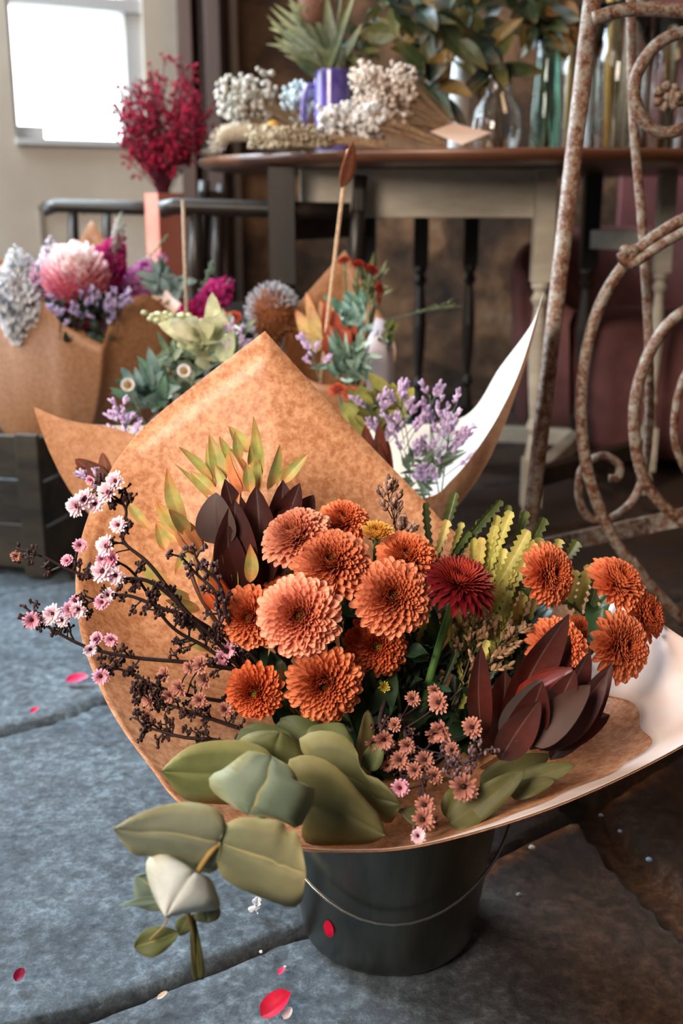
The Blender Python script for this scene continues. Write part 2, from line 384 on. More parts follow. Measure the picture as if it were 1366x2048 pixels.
mb = MB(); wbox(mb, u0, u1, zt, zt+.035, .01, .08); wbox(mb, u0, u0+.012, zb, zt+.6, .01, .1); wbox(mb, u1-.05, u1, zb, zt+.6, .02, .1); wbox(mb, u0, u1, zb-.005, zb+.012, -.012, .1)
wbox(mb, u0+.012, u0+.1, zb+.012, zb+.05, .05, .1)
wf = struct('window_1', mb, M['white'], smooth=False)
mb = MB(); wbox(mb, u0+.012, u1-.05, zb+.012, zt+.6, .055, .059); mb.build('window_pane', M['glass'], wf, smooth=False)
mb = MB(); wbox(mb, u0-.25, u1+.03, zb-.3, zt+1.3, .125, .135); tag(mb.build('sky_outside', M['sky'], smooth=False), kind='structure')
mb = MB(); a0 = wu(72); z0_ = zz(412, 120)
wbox(mb, a0, a0+.012, 0.1, z0_, -.008, 0); wbox(mb, a0, wu(330), z0_-.012, z0_, -.008, 0)
struct('trim_1', mb, M['pipe'], smooth=False)
mb = MB(); x0 = P(363, 200, 3.55).x; x1 = P(448, 200, 3.55).x
mb.box((x0, 3.5, 0), (x0+.045, 3.75, 2.5)); mb.box((x0+.05, 3.56, 0), (x0+.075, 3.75, 2.5)); mb.box((x0+.08, 3.5, 0), (x1, 3.8, 2.5))
struct('door_1', mb, M['frame'], smooth=False, bevel=.004)
px_ = P(464, 100, 3.68).x
tag(MB().tube([(px_, 3.68, 0), (px_+.004, 3.68, 1.0), (px_-.002, 3.68, 2.45)], .016, 12).build('wall_pipe', M['pipe'], org=(px_, 3.68, 0)), 'pale grey vertical pipe on the rough brown wall beside the dark door frame', 'pipe')
x0 = P(1262, 100, 3.4).x
struct('trim_2', MB().box((x0, 3.4, 0), (x0+.9, 3.44, 2.2)), M['mauve'], smooth=False)

# ------------------------------------------------------------------ table
TX, TY, TA, TB, TZ = .36, 2.6, .68, .62, .775
tb = thing('oval_table', (TX, TY, 0), 'dark oval drop-leaf wooden table loaded with dried flowers and glass vases', 'table')
prof = [(0, -.024), (.94, -.024), (.975, -.02), (.995, -.012), (1, -.004), (.992, 0), (0, 0)]
MB().lathe([(r*TA, z) for r, z in prof], (TX, TY, TZ), 72, sy=TB/TA).build('tabletop', M['wood_table'], tb)
MB().box((P(600, 400, 2.3).x, 2.28, .655), (P(1100, 400, 2.3).x, 2.305, .75)).build('front_apron', M['wood_pale'], tb, smooth=False, bevel=.003)
MB().box((P(600, 400, 2.3).x, 2.9, .655), (P(1100, 400, 2.3).x, 2.925, .75)).build('back_apron', M['wood_dark'], tb, smooth=False, bevel=.003)
for xx in (P(600, 400, 2.3).x, P(1085, 400, 2.3).x):
    MB().box((xx, 2.3, .655), (xx+.025, 2.91, .75)).build('side_apron', M['wood_dark'], tb, smooth=False)
def turned_leg(x, y, mat, parent, s=.022, top=.75, blk=.53):
    mb = MB(); mb.box((x-s, y-s, blk), (x+s, y+s, top)); k = s
    pr = [(.0, blk), (k*.9, blk), (k*.95, blk-.01), (k*.6, blk-.02), (k*.95, blk-.035), (k*.55, blk-.05), (k*.75, blk-.09), (k*.95, blk-.15), (k*.8, blk-.21), (k*.5, blk-.28), (k*.9, blk-.3), (k*.5, blk-.315), (k*.9, .16), (0, .16)]
    mb.lathe(pr, (x, y, 0), 16); mb.box((x-s, y-s, .06), (x+s, y+s, .165)); mb.lathe([(0, .06), (k*.7, .06), (k, .035), (k*.6, .001), (0, .001)], (x, y, 0), 14)
    return mb.build('leg', mat, parent, smooth=False)
lp = [(P(1087, 450, 2.27).x, 2.27, 'wood_pale', .02), (P(565, 450, 2.22).x, 2.22, 'wood_dark', .025), (P(840, 600, 2.85).x, 2.85, 'wood_dark', .018), (P(938, 600, 2.9).x, 2.9, 'wood_dark', .018), (P(1172, 600, 2.75).x, 2.75, 'wood_dark', .02), (P(735, 480, 2.5).x, 2.55, 'wood_dark', .02), (P(1325, 500, 2.6).x, 2.6, 'wood_pale', .018)]
for x, y, m_, s in lp: turned_leg(x, y, M[m_], tb, s)
def bar(a, b_, w_, h_, mat, parent, name):
    a = V(a); b_ = V(b_); d = (b_-a); d.z = 0; d.normalize(); s = V((-d.y, d.x, 0))*w_/2; u = V((0, 0, h_/2))
    vs = [p+i*s+j*u for p in (a, b_) for i in (-1, 1) for j in (-1, 1)]
    return MB().add(vs, [(0, 1, 3, 2), (4, 6, 7, 5), (0, 4, 5, 1), (2, 3, 7, 6), (0, 2, 6, 4), (1, 5, 7, 3)], (1, 1, 1)).build(name, mat, parent, smooth=False, bevel=.002)
bar((lp[1][0], 2.22, .635), (lp[5][0], 2.55, .635), .03, .045, M['wood_dark'], tb, 'gate_rail')
bar((lp[0][0], 2.27, .11), (lp[4][0], 2.75, .11), .03, .04, M['wood_pale'], tb, 'stretcher')
bar((lp[1][0], 2.22, .11), (lp[5][0], 2.55, .11), .03, .04, M['wood_dark'], tb, 'stretcher')
bar((lp[2][0], 2.85, .11), (lp[4][0], 2.75, .11), .03, .04, M['wood_pale'], tb, 'stretcher')
bar((lp[0][0], 2.27, .12), (lp[6][0], 2.6, .12), .03, .04, M['wood_dark'], tb, 'stretcher')
bar((lp[4][0], 2.75, .6), (lp[6][0], 2.6, .6), .03, .045, M['wood_pale'], tb, 'gate_rail')

# ------------------------------------------------------------------ armchairs
def armchair(fx, fy, label, wd_=.5):
    t = thing('armchair', (fx+.22, fy+.22, 0), label, 'chair', 'dark wooden armchairs beside the table')
    L = .38; W = .44
    MB().box((fx, fy, .43), (fx+L, fy+W, .46)).build('seat', M['wood_dark'], t, smooth=False, bevel=.008)
    for sy_ in (0, 1):
        y = fy+.02+sy_*(W-.04)
        MB().tube([(fx-.01, y, .67), (fx+.02, y, .678), (fx+.2, y, .672), (fx+L-.02, y, .668)], lambda u: .016+.005*max(0, 1-abs(u-.04)*18), 12).build('armrest', M['wood_dark'], t)
        MB().tube([(fx+.06, y, .46), (fx+.055, y, .57), (fx+.06, y, .67)], lambda u: .011+.004*math.sin(PI*u), 10).build('arm_post', M['wood_dark'], t)
        MB().tube([(fx+.03, y, 0.002), (fx+.03, y, .43)], (.012, .018), 10).build('leg', M['wood_dark'], t)
        MB().tube([(fx+L-.03, y, 0.002), (fx+L-.04, y, .43)], (.013, .018), 10).build('leg', M['wood_dark'], t)
        MB().tube([(fx+L-.02, y, .44), (fx+L, y, .735)], (.017, .014), 10).build('back_post', M['wood_dark'], t)
    MB().box((fx+L-.015, fy, .665), (fx+L+.01, fy+W, .715)).build('top_rail', M['wood_dark'], t, smooth=False, bevel=.006)
    for k in range(4):
        y = fy+.09+k*(W-.18)/3; MB().tube([(fx+L-.02, y, .46), (fx+L, y, .67)], .008, 8).build('spindle', M['wood_dark'], t)
    MB().tube([(fx+.03, fy+W/2-.2, .2), (fx+.03, fy+W/2+.2, .2)], .009, 8).build('stretcher', M['wood_dark'], t)
    return t
armchair(P(96, 410, 2.76).x, 2.74, 'black wooden armchair with a rounded arm in front of the pale panelled wall')
armchair(P(342, 395, 2.3).x, 2.2, 'dark brown wooden armchair whose arm reaches under the oval table edge')

# ------------------------------------------------------------------ pink tub chair
t = thing('tub_chair', (.85, 2.95, 0), 'dusty pink upholstered tub chair standing under the table', 'chair')
MB().lathe([(0, .05), (.30, .05), (.33, .09), (.34, .3), (.32, .37), (.28, .39), (0, .385)], (.87, 3.05, 0), 40).build('seat', M['pink'], t)
vs = []; fs = []; nn_ = 30
for i in range(nn_+1):
    a = math.radians(-40+260*i/nn_)+PI*.02; hgt = .42+.2*math.sin(PI*i/nn_)
    for (r, z) in ((.33, .1), (.38, .1), (.41, hgt-.03), (.395, hgt), (.37, hgt), (.35, hgt-.03)):
        vs.append(V((.87+math.cos(a)*r, 3.05+math.sin(a)*r*.9, z)))
for i in range(nn_):
    for k in range(6): fs.append((i*6+k, i*6+(k+1) % 6, (i+1)*6+(k+1) % 6, (i+1)*6+k))
MB().add(vs, fs, (1, 1, 1)).build('backrest', M['pink'], t)
for a in (.7, 2.3, 3.9, 5.5): MB().tube([(.87+math.cos(a)*.25, 3.05+math.sin(a)*.25, .002), (.87+math.cos(a)*.24, 3.05+math.sin(a)*.24, .06)], (.012, .018), 10).build('leg', M['wood_dark'], t)

# ------------------------------------------------------------------ wrought iron stand
IY = 1.52
st = thing('iron_trellis', (P(1190, 900, IY).x, IY, 0), 'rusty wrought iron trellis of bars and scrolls at the right edge', 'trellis')
def iron_tube(pts, rpx, name, n=10, Y=IY, k=8, taper=None):
    pp = [P(p[0], p[1], p[2] if len(p) > 2 else Y) for p in pts]; r = rpx*mpp(1200, 700, Y)
    return MB().tube(catmull(pp, k), (lambda u: r*taper(u)) if taper else r, n).build(name, M['iron'], st)
a, b_ = P(1198, -120, IY), P(1066, 1000, IY); d = (b_-a); e = a+d*((.002-a.z)/d.z)
MB().tube([a, b_, e], 16.5*mpp(1100, 700, IY), 14).build('upright', M['iron'], st)
iron_tube([(1187, 38), (1240, 22), (1300, 18), (1380, 24), (1470, 40)], 13, 'crossbar', Y=IY-.02)
iron_tube([(1262, -120), (1262, 60), (1266, 230), (1284, 450), (1298, 700), (1296, 880), (1275, 985), (1225, 1035), (1178, 1035), (1158, 990), (1166, 935), (1205, 912), (1238, 930), (1236, 955), (1218, 957)], 9, 'scroll_rod', Y=IY+.06)
iron_tube([(1470, 60), (1400, 60), (1330, 78), (1285, 125), (1268, 180), (1284, 236), (1325, 265), (1372, 252), (1400, 215), (1395, 180)], 12, 'scroll', Y=IY-.01)
iron_tube([(1480, 400), (1400, 425), (1330, 460), (1262, 515), (1205, 600), (1172, 710), (1163, 840), (1180, 960), (1228, 1078), (1290, 1160), (1370, 1245)], 12.5, 'scroll', Y=IY-.02)
iron_tube([(1480, 430), (1400, 450), (1335, 482), (1285, 515), (1264, 528), (1247, 520), (1243, 505)], 10, 'scroll', Y=IY-.035)
iron_tube([(1480, 570), (1400, 605), (1330, 655), (1285, 740), (1268, 840), (1285, 950), (1335, 1020), (1420, 1080)], 12, 'scroll', Y=IY+.01)
iron_tube([(1420, 690), (1370, 750), (1350, 830), (1354, 900), (1390, 965), (1440, 990)], 8, 'scroll', Y=IY+.03)
mb = MB()
for i in range(8): mb.ball(P(1262+R(-14, 14), 513+R(-14, 10), IY-.03), 12*mpp(1262, 513, IY), 8, 6)
mb.build('collar', M['iron'], st)
mb = MB(); rc = P(1334, 193, IY-.03); rm = mpp(1334, 193, IY)
mb.ball(rc, 11*rm, 8, 6)
for k in range(7):
    a = 2*PI*k/7; mb.ball(rc+V((math.cos(a)*20*rm, -.002, math.sin(a)*20*rm)), 10*rm, 8, 6, jit=.1)
mb.tube([rc, rc+V((.05, .02, -.002))], 17*rm, 8); mb.build('rosette', M['iron'], st)
mb = MB(); q = [P(x, y, IY+dy) for x, y, dy in ((960, 1120, .3), (1140, 1082, .22), (1480, 1010, .08))]
for a, b_ in zip(q, q[1:]):
    d = b_-a; u = V((0, 0, .014)); s_ = V((-d.y, d.x, 0)).normalized()*.008
    mb.add([p+i*s_+j*u for p in (a, b_) for i in (-1, 1) for j in (-1, 1)], [(0, 1, 3, 2), (4, 6, 7, 5), (0, 4, 5, 1), (2, 3, 7, 6), (0, 2, 6, 4), (1, 5, 7, 3)], (1, 1, 1))
mb.build('bottom_rail', M['iron'], st, smooth=False)
iron_tube([(1262, 1120), (1310, 1180), (1380, 1250), (1480, 1330)], 11, 'foot', Y=IY-.02)

# ------------------------------------------------------------------ crate at left
cx, cy = P(0, 900, 1.95).x, 1.95
t = thing('wooden_crate', (cx, cy, 0), 'weathered dark wooden crate holding wrapped flowers at the left edge', 'crate')
cr = math.radians(-14); CW, CD, CH = .62, .34, .27; c0 = V((cx-.26, cy+.28, 0))
def cbox(mb, a, b_): mb.box(c0+V(a), c0+V(b_), rot=cr, piv=c0); return mb
for k in range(3):
    z0, z1 = .01+k*.088, .01+k*.088+.082
    cbox(MB(), (-.3, -.16, z0), (.36, -.145, z1)).build('front_board', M['crate'], t, smooth=False, bevel=.002)
    cbox(MB(), (-.3, .16, z0), (.36, .175, z1)).build('back_board', M['crate'], t, smooth=False, bevel=.002)
    cbox(MB(), (.36, -.16, z0), (.375, .175, z1)).build('end_board', M['crate'], t, smooth=False, bevel=.002)
    cbox(MB(), (-.315, -.16, z0), (-.3, .175, z1)).build('end_board', M['crate'], t, smooth=False, bevel=.002)
for x in (-.28, .33): cbox(MB(), (x, -.175, .0), (x+.045, -.16, .275)).build('corner_batten', M['crate'], t, smooth=False, bevel=.002)
cbox(MB(), (-.3, -.145, .004), (.36, .16, .014)).build('base_board', M['crate'], t, smooth=False)

# ------------------------------------------------------------------ buckets
def bucket(cx, cy, rb, rt, h, label, group=None, handle=True):
    t = thing('metal_bucket', (cx, cy, 0), label, 'bucket', group)
    pr = [(0, .006), (rb*.93, .006), (rb*.97, .0015), (rb, .006)]
    for i in range(1, 12): u = i/12; pr.append((rb+(rt-rb)*u, .006+(h-.006)*u))
    pr += [(rt, h-.006), (rt+.004, h-.004), (rt+.005, h), (rt+.002, h+.003), (rt-.002, h), (rt-.002, h-.01), (rb*.96, .012), (0, .012)]
    MB().lathe(pr, (cx, cy, 0), 64).build('body', M['steel'], t)
    if handle:
        pts = []
        for i in range(25):
            a = PI*i/24; pts.append(V((cx-math.cos(a)*(rt+.006), cy-math.sin(a)*(rt*.92), h-.02-.078*math.sin(a)**.8-.02*math.sin(a)**3)))
        MB().tube(pts, .0017, 8).build('wire_handle', M['wire'], t)
        for s in (-1, 1): MB().ball((cx+s*(rt+.003), cy, h-.02), .009, 10, 8, sc=(.5, 1, 1)).build('handle_lug', M['steel'], t)
    return t
BX, BY, BH = .046, .935, .19
bucket(BX, BY, .084, .112, BH, 'dark steel bucket holding the large orange chrysanthemum bouquet in front')
bucket(P(560, 1100, 1.42).x, 1.42, .075, .1, .19, 'steel bucket hidden behind the front bouquet carrying the second wrapped bouquet', handle=False)
bucket(P(705, 800, 1.8).x, 1.82, .08, .105, .26, 'steel bucket under the red button flowers in the middle distance', handle=False)
bucket(P(440, 850, 1.78).x, 1.8, .08, .105, .24, 'steel bucket under the pale foliage between crate and red button flowers', handle=False)

# ------------------------------------------------------------------ paper wraps
def wrap(name, rim, neck, r0, mat, label, kx=.75, kz=.22, fn=10, ns=16, closed=True, solid=.0005):
    pts = [(P(a, b_, c), s) for a, b_, c, s in rim]; n = len(pts); R_ = []
    for i in range(n if closed else n-1):
        p0, p1, p2, p3 = [pts[(i+k) % n] for k in (-1, 0, 1, 2)]
        for k in range(fn):
            t = k/fn; b_, c_ = p1[0], p2[0]
            m1 = (c_-b_) if p1[1] else (c_-p0[0])*.5; m2 = (c_-b_) if p2[1] else (p3[0]-b_)*.5
            h1 = 2*t**3-3*t*t+1; h2 = t**3-2*t*t+t; h3 = -2*t**3+3*t*t; h4 = t**3-t*t
            R_.append(b_*h1+m1*h2+c_*h3+m2*h4)
    if not closed: R_.append(pts[-1][0])
    vs = []; fs = []; nk = V(neck); m = len(R_)
    for p in R_:
        d = V((p.x-nk.x, p.y-nk.y, 0)); d.normalize(); a = nk+d*r0
        c = V((a.x*(1-kx)+p.x*kx, a.y*(1-kx)+p.y*kx, a.z*(1-kz)+p.z*kz))
        a2 = nk+d*(r0*.75)-V((0, 0, .08))
        for j in range(ns+1):
            u = j/ns
            if j == 0: q = a2
            else:
                u = (j-1)/(ns-1); q = a*(1-u)**2+c*2*u*(1-u)+p*u*u
                q += V((0, 0, 1))*noise.noise(q*7)*.010*math.sin(PI*u)
            vs.append(q)
    W = ns+1; mm = m if closed else m-1
    for i in range(mm):
        i2 = (i+1) % m
        for j in range(ns): fs.append((i*W+j, i2*W+j, i2*W+j+1, i*W+j+1))
    o = MB().add(vs, fs, (1, 1, 1)).build(name, mat, org=nk, solid=solid)
    return tag(o, label, 'wrapping paper')
NK = V((BX-.002, BY, BH+.0))
rim1 = [(530, 662, 1.13, 1), (640, 785, 1.13, 0), (745, 895, 1.13, 0), (845, 997, 1.12, 1), (905, 1060, 1.11, 0), (1010, 1120, 1.09, 0), (1130, 1150, 1.06, 0), (1235, 1185, 1.02, 0), (1340, 1262, .97, 0), (1450, 1340, .9, 0), (1468, 1420, .83, 0), (1366, 1492, .79, 0), (1200, 1576, .76, 0), (1030, 1642, .74, 0), (830, 1694, .727, 0), (680, 1703, .722, 0), (560, 1695, .725, 0), (450, 1665, .745, 0), (355, 1602, .78, 0), (300, 1532, .82, 0), (240, 1450, .86, 0), (198, 1370, .9, 0), (163, 1270, .95, 0), (152, 1160, 1.0, 0), (168, 1060, 1.05, 0), (210, 960, 1.09, 0), (280, 862, 1.12, 0), (395, 765, 1.13, 0)]
wrap('kraft_wrap', rim1, NK, .055, M['kraft'], 'brown kraft paper cone around the big orange bouquet in front')
def glare_sheet():  # added pale sheet standing in for glare on the glossy kraft wrap
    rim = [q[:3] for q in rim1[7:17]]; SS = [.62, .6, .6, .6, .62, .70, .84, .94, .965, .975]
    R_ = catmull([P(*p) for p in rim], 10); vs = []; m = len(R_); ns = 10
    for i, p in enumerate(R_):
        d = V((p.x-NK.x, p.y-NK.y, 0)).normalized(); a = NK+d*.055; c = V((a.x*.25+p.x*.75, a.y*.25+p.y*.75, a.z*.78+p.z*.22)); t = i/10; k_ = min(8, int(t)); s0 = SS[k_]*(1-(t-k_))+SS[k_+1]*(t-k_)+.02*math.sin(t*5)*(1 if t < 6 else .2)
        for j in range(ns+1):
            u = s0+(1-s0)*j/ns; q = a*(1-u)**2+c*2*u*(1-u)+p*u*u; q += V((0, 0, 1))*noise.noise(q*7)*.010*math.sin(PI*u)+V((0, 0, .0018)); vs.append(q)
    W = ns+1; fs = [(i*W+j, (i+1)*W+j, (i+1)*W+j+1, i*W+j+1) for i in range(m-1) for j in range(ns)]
    tag(MB().add(vs, fs, (1, 1, 1)).build('glare_paper', M['glare_sheet'], org=NK, solid=.0004), 'pale sheet standing in for paper glare on the right flap of the front bouquet wrap', 'wrapping paper')
glare_sheet()
rim2 = [(66, 813, 1.3, 1), (140, 842, 1.31, 0), (240, 860, 1.32, 0), (420, 930, 1.3, 0), (650, 1010, 1.29, 0), (845, 997, 1.29, 0), (905, 958, 1.3, 0), (960, 890, 1.32, 0), (1005, 815, 1.35, 0), (1045, 725, 1.38, 0), (1088, 582, 1.42, 1), (1062, 650, 1.48, 0), (1000, 735, 1.53, 0), (930, 832, 1.57, 0), (800, 850, 1.6, 0), (600, 850, 1.6, 0), (400, 850, 1.58, 0), (200, 850, 1.5, 0), (100, 830, 1.4, 0)]
wrap('kraft_wrap', rim2, (P(560, 1100, 1.42).x, 1.42, .2), .055, M['kraft_glare'], 'kraft paper, inside painted glare-white, with pointed corners around the second bouquet behind', kx=.82, kz=.1, solid=0)
rim3 = [(-90, 560, 1.88, 0), (10, 588, 1.78, 0), (80, 592, 1.72, 0), (130, 650, 1.69, 0), (205, 690, 1.68, 1), (232, 625, 1.7, 0), (290, 590, 1.73, 0), (350, 630, 1.78, 0), (392, 660, 1.86, 0), (345, 590, 1.98, 0), (250, 530, 2.04, 0), (183, 440, 2.08, 1), (120, 520, 2.05, 0), (-20, 520, 2.0, 0)]
YS = .28
wrap('kraft_wrap', rim3, (P(100, 780, 1.88).x, 1.88+YS, .22), .07, M['kraft2'], 'curled kraft paper around the pink and white flowers in the crate', kx=.8, kz=.12)
YS = 0.0
rim4 = [(690, 500, 1.95, 1), (745, 600, 1.92, 0), (790, 690, 1.88, 0), (770, 760, 1.8, 0), (700, 770, 1.74, 0), (620, 760, 1.74, 0), (570, 700, 1.8, 0), (590, 620, 1.9, 0)]
wrap('kraft_wrap', rim4, (P(705, 800, 1.82).x, 1.82, .26), .05, M['kraft2'], 'kraft paper corner rising behind the red button flowers', kx=.7, kz=.2)
rim5 = [(725, 700, 1.80, 0), (750, 640, 1.85, 0), (778, 640, 1.86, 1), (790, 760, 1.84, 0), (770, 820, 1.8, 0), (735, 820, 1.78, 0)]
mb = MB(); vs = [P(*p) for p in ((728, 700, 1.72), (752, 635, 1.74), (780, 645, 1.75), (790, 760, 1.74), (778, 850, 1.73), (738, 850, 1.71))]
ctr = P(757, 740, 1.70); mb.add(vs+[ctr], [(i, (i+1) % 6, 6) for i in range(6)], (1, 1, 1))
tag(mb.build('paper_sleeve', M['label_paper'], org=vs[4], solid=.001), 'small lilac white paper sleeve beside the red button flowers', 'paper')

# ------------------------------------------------------------------ flower part meshes
def mum_mesh(seed, Rr, petals=250, dome=.55, cmid=(C(204, 98, 54), C(240, 158, 118)), center=C(120, 62, 22), open_=1.0):
    random.seed(seed); mb = MB(); ga = PI*(3-5**.5)
    for i in range(petals):
        t = ((i+.5)/petals); a = i*ga+R(-.12, .12)
        th = math.radians(10+t**.8*86*open_+R(-4, 4)); rb = Rr*(.10+.16*t**.6)
        L = Rr*(.26+.60*t**.75)*R(.92, 1.06)
        e = V((math.cos(a), math.sin(a), 0)); base = e*rb+V((0, 0, -Rr*.30*t+Rr*.05)); d = e*math.sin(th)+V((0, 0, 1))*math.cos(th)
        tip = base+d*L; up = (V((0, 0, 1))*math.sin(th)-e*math.cos(th))
        wdt = Rr*(.12+.14*t)
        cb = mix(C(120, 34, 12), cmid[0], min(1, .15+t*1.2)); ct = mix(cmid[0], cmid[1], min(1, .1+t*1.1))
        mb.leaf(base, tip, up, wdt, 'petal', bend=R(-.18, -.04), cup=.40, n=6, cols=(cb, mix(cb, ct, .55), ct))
    for k in range(26):
        a = k*ga; r = Rr*.15*(k/26)**.5; mb.ball((math.cos(a)*r, math.sin(a)*r, Rr*.08+Rr*.05*(1-k/26)), Rr*.028, 5, 4, center)
    # calyx
    mb.ball((0, 0, -Rr*.28), Rr*.26, 10, 6, C(70, 92, 50), (1, 1, .6))
    me = mb.mesh('chrysanthemum_bloom'); me.materials.append(M['petal']); return me
MUM = [mum_mesh(11, .033, 270), mum_mesh(12, .033, 250, cmid=(C(200, 92, 48), C(236, 148, 102))), mum_mesh(13, .033, 230, cmid=(C(190, 78, 40), C(224, 128, 82)), center=C(150, 130, 40)), mum_mesh(14, .033, 270, cmid=(C(214, 116, 78), C(246, 182, 152)))]
GREEN = C(58, 92, 50)
NECK = V((BX, BY, .15))
def stem_path(head, face, base=None, k=.06):
    base = base or NECK+V((R(-.03, .03), R(-.03, .03), R(-.05, 0)))
    return catmull([base, base.lerp(head, .45)+V((0, 0, .01)), head-face*k, head], 8)
def face_vec(fx, fy, fz): return V((fx, fy, fz)).normalized()
mums = [ # px, py, Y, r px, facing (x,y,z), mesh, label
 (585, 1060, .93, 68, (-.35, -.55, .9), 3, 'pinkish orange chrysanthemum, highest of the left cluster, tilted up'),
 (688, 1032, .97, 50, (.1, -.6, .85), 1, 'orange chrysanthemum with dark eye at the top behind its neighbours'),
 (662, 1118, .90, 75, (-.02, -.75, .75), 0, 'large orange chrysanthemum in the centre just below the two topmost ones'),
 (814, 1106, .92, 58, (.05, -.7, .8), 1, 'orange chrysanthemum directly left of the dark red gerbera, upper one'),
 (788, 1190, .88, 75, (.06, -.85, .55), 0, 'large orange chrysanthemum below and left of the dark red gerbera'),
 (598, 1233, .86, 79, (-.05, -.95, .35), 3, 'largest salmon orange chrysanthemum at the front of the left cluster'),
 (494, 1236, .89, 60, (-.2, -.93, .25), 1, 'orange chrysanthemum leftmost of the cluster beside the burgundy leaves'),
 (562, 1178, .95, 48, (-.1, -.6, .8), 1, 'small orange chrysanthemum mostly hidden behind the largest salmon bloom'),
 (755, 1293, .90, 60, (.1, -.95, .3), 2, 'darker orange chrysanthemum in shade at the centre of the bouquet'),
 (648, 1373, .85, 72, (0, -.98, .15), 1, 'orange chrysanthemum lowest of the cluster with a wide dark eye'),
 (506, 1388, .87, 55, (-.1, -.97, .15), 2, 'small deep orange chrysanthemum with yellow eye beside the dark twigs'),
 (1110, 1147, .95, 60, (.5, -.7, .35), 1, 'orange chrysanthemum turned right in front of the serrated yellow leaves'),
 (1246, 1155, .97, 60, (.45, -.45, .8), 1, 'orange chrysanthemum seen side-on, uppermost of the right group'),
 (1302, 1228, .96, 52, (.6, -.6, .4), 2, 'orange chrysanthemum farthest right at the paper edge'),
 (1254, 1292, .90, 66, (.45, -.8, .35), 1, 'large orange chrysanthemum hanging over the glare-white paper flap at right'),
 (1122, 1288, .92, 60, (.2, -.75, .65), 1, 'orange chrysanthemum half hidden behind a long burgundy leaf'),
 (1166, 1256, .97, 36, (.2, -.6, .7), 2, 'small orange chrysanthemum tucked between the right-hand blooms')]
random.seed(5)
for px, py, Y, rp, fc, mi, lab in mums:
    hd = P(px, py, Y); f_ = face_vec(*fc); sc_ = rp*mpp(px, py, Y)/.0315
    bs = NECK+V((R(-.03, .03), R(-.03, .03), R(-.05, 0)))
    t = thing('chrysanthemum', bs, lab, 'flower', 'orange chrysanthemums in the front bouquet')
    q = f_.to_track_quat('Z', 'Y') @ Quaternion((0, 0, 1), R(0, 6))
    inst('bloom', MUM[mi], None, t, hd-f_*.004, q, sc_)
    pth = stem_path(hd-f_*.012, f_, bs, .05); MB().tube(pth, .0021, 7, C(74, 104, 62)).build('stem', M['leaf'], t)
    for k in range(3):
        i = random.choice([12, 14, 16, 18]); p = pth[i]; dr = (rv(1)+V((0, -.4, .3))).normalized()
        MB().leaf(p, p+dr*R(.03, .05), V((0, -.3, 1)), .02, 'ovate', .15, .2, cols=(C(34, 58, 34), C(40, 68, 40), C(46, 74, 44)), wave=.15).build('leaf', M['leaf'], t)
# opening yellow-orange bloom + buds
def small_bloom(px, py, Y, rp, fc, lab, cm, petals=90, nm='chrysanthemum', open_=.55, grp=None):
    random.seed(int(px)); hd = P(px, py, Y); f_ = face_vec(*fc); r = rp*mpp(px, py, Y)
    bs = NECK+V((R(-.03, .03), R(-.03, .03), -.02)); t = thing(nm, bs, lab, 'flower', grp)
    me = mum_mesh(int(px), r, petals, cmid=cm, center=C(190, 160, 60), open_=open_); inst('bloom', me, None, t, hd, f_.to_track_quat('Z', 'Y'))
    MB().tube(stem_path(hd-f_*.004, f_, bs, .03), .0018, 7, C(74, 104, 62)).build('stem', M['leaf'], t)
small_bloom(754, 1066, .93, 36, (.05, -.35, 1), 'half open golden chrysanthemum with green cup between the orange ones', (C(200, 130, 40), C(226, 178, 90)), 120)
small_bloom(768, 1373, .87, 14, (.1, -.9, .4), 'tiny yellow bud below the darker orange chrysanthemum', (C(170, 150, 40), C(226, 206, 90)), 40)
small_bloom(612, 1446, .84, 14, (0, -.7, .7), 'tiny yellow bud under the lowest chrysanthemum above the grey leaves', (C(150, 130, 30), C(206, 180, 70)), 40)

# dark red gerbera
random.seed(21)
def gerbera(px, py, Y, rp, f_, lab):
    hd = P(px, py, Y); r = rp*mpp(px, py, Y); bs = NECK+V((.02, .02, -.02)); t = thing('gerbera', bs, lab, 'flower')
    q = f_.to_track_quat('Z', 'Y'); ga = PI*(3-5**.5)
    mb = MB()
    for ring, (n, L, th, w_) in enumerate(((20, 1.0, 112, .30), (24, .97, 98, .27), (24, .88, 84, .22))):
        for k in range(n):
            a = 2*PI*(k+ring*.4)/n+R(-.08, .08); tt = math.radians(th+R(-7, 7)); e = V((math.cos(a), math.sin(a), 0)); d = e*math.sin(tt)+V((0, 0, math.cos(tt)))
            up = V((0, 0, 1))*math.sin(tt)-e*math.cos(tt); b0 = e*r*.12+V((0, 0, ring*.001))
            mb.leaf(q@b0+hd, q@(b0+d*r*L*R(.9, 1.05))+hd, q@up, r*w_, 'euc', bend=R(.05, .14), cup=.15, n=7, cols=(C(60, 4, 10), C(100, 10, 18), C(124, 18, 26)))
    mb.build('ray_petals', M['petal'], t)
    mb = MB()
    for i in range(220):
        u = (i+.5)/220; a = i*ga; tt = math.radians(12+u*62+R(-5, 5)); e = V((math.cos(a), math.sin(a), 0)); d = e*math.sin(tt)+V((0, 0, math.cos(tt)))
        up = V((0, 0, 1))*math.sin(tt)-e*math.cos(tt); b0 = e*r*.3*u**.5+V((0, 0, .004))
        cc = mix(C(170, 50, 34), C(110, 8, 16), min(1, abs(u-.35)*2.4))
        mb.leaf(q@b0+hd, q@(b0+d*r*(.22+.38*u))+hd, q@up, r*.075, 'petal', bend=-.12, cup=.35, n=4, cols=(C(96, 6, 12), cc, mix(cc, C(206, 96, 70), .25)))
    mb.build('inner_florets', M['petal'], t)
    MB().tube(catmull([bs, P(850, 1400, .92), P(882, 1280, .92), hd-f_*.006], 8), .0038, 9, C(66, 98, 44)).build('stem', M['leaf'], t)
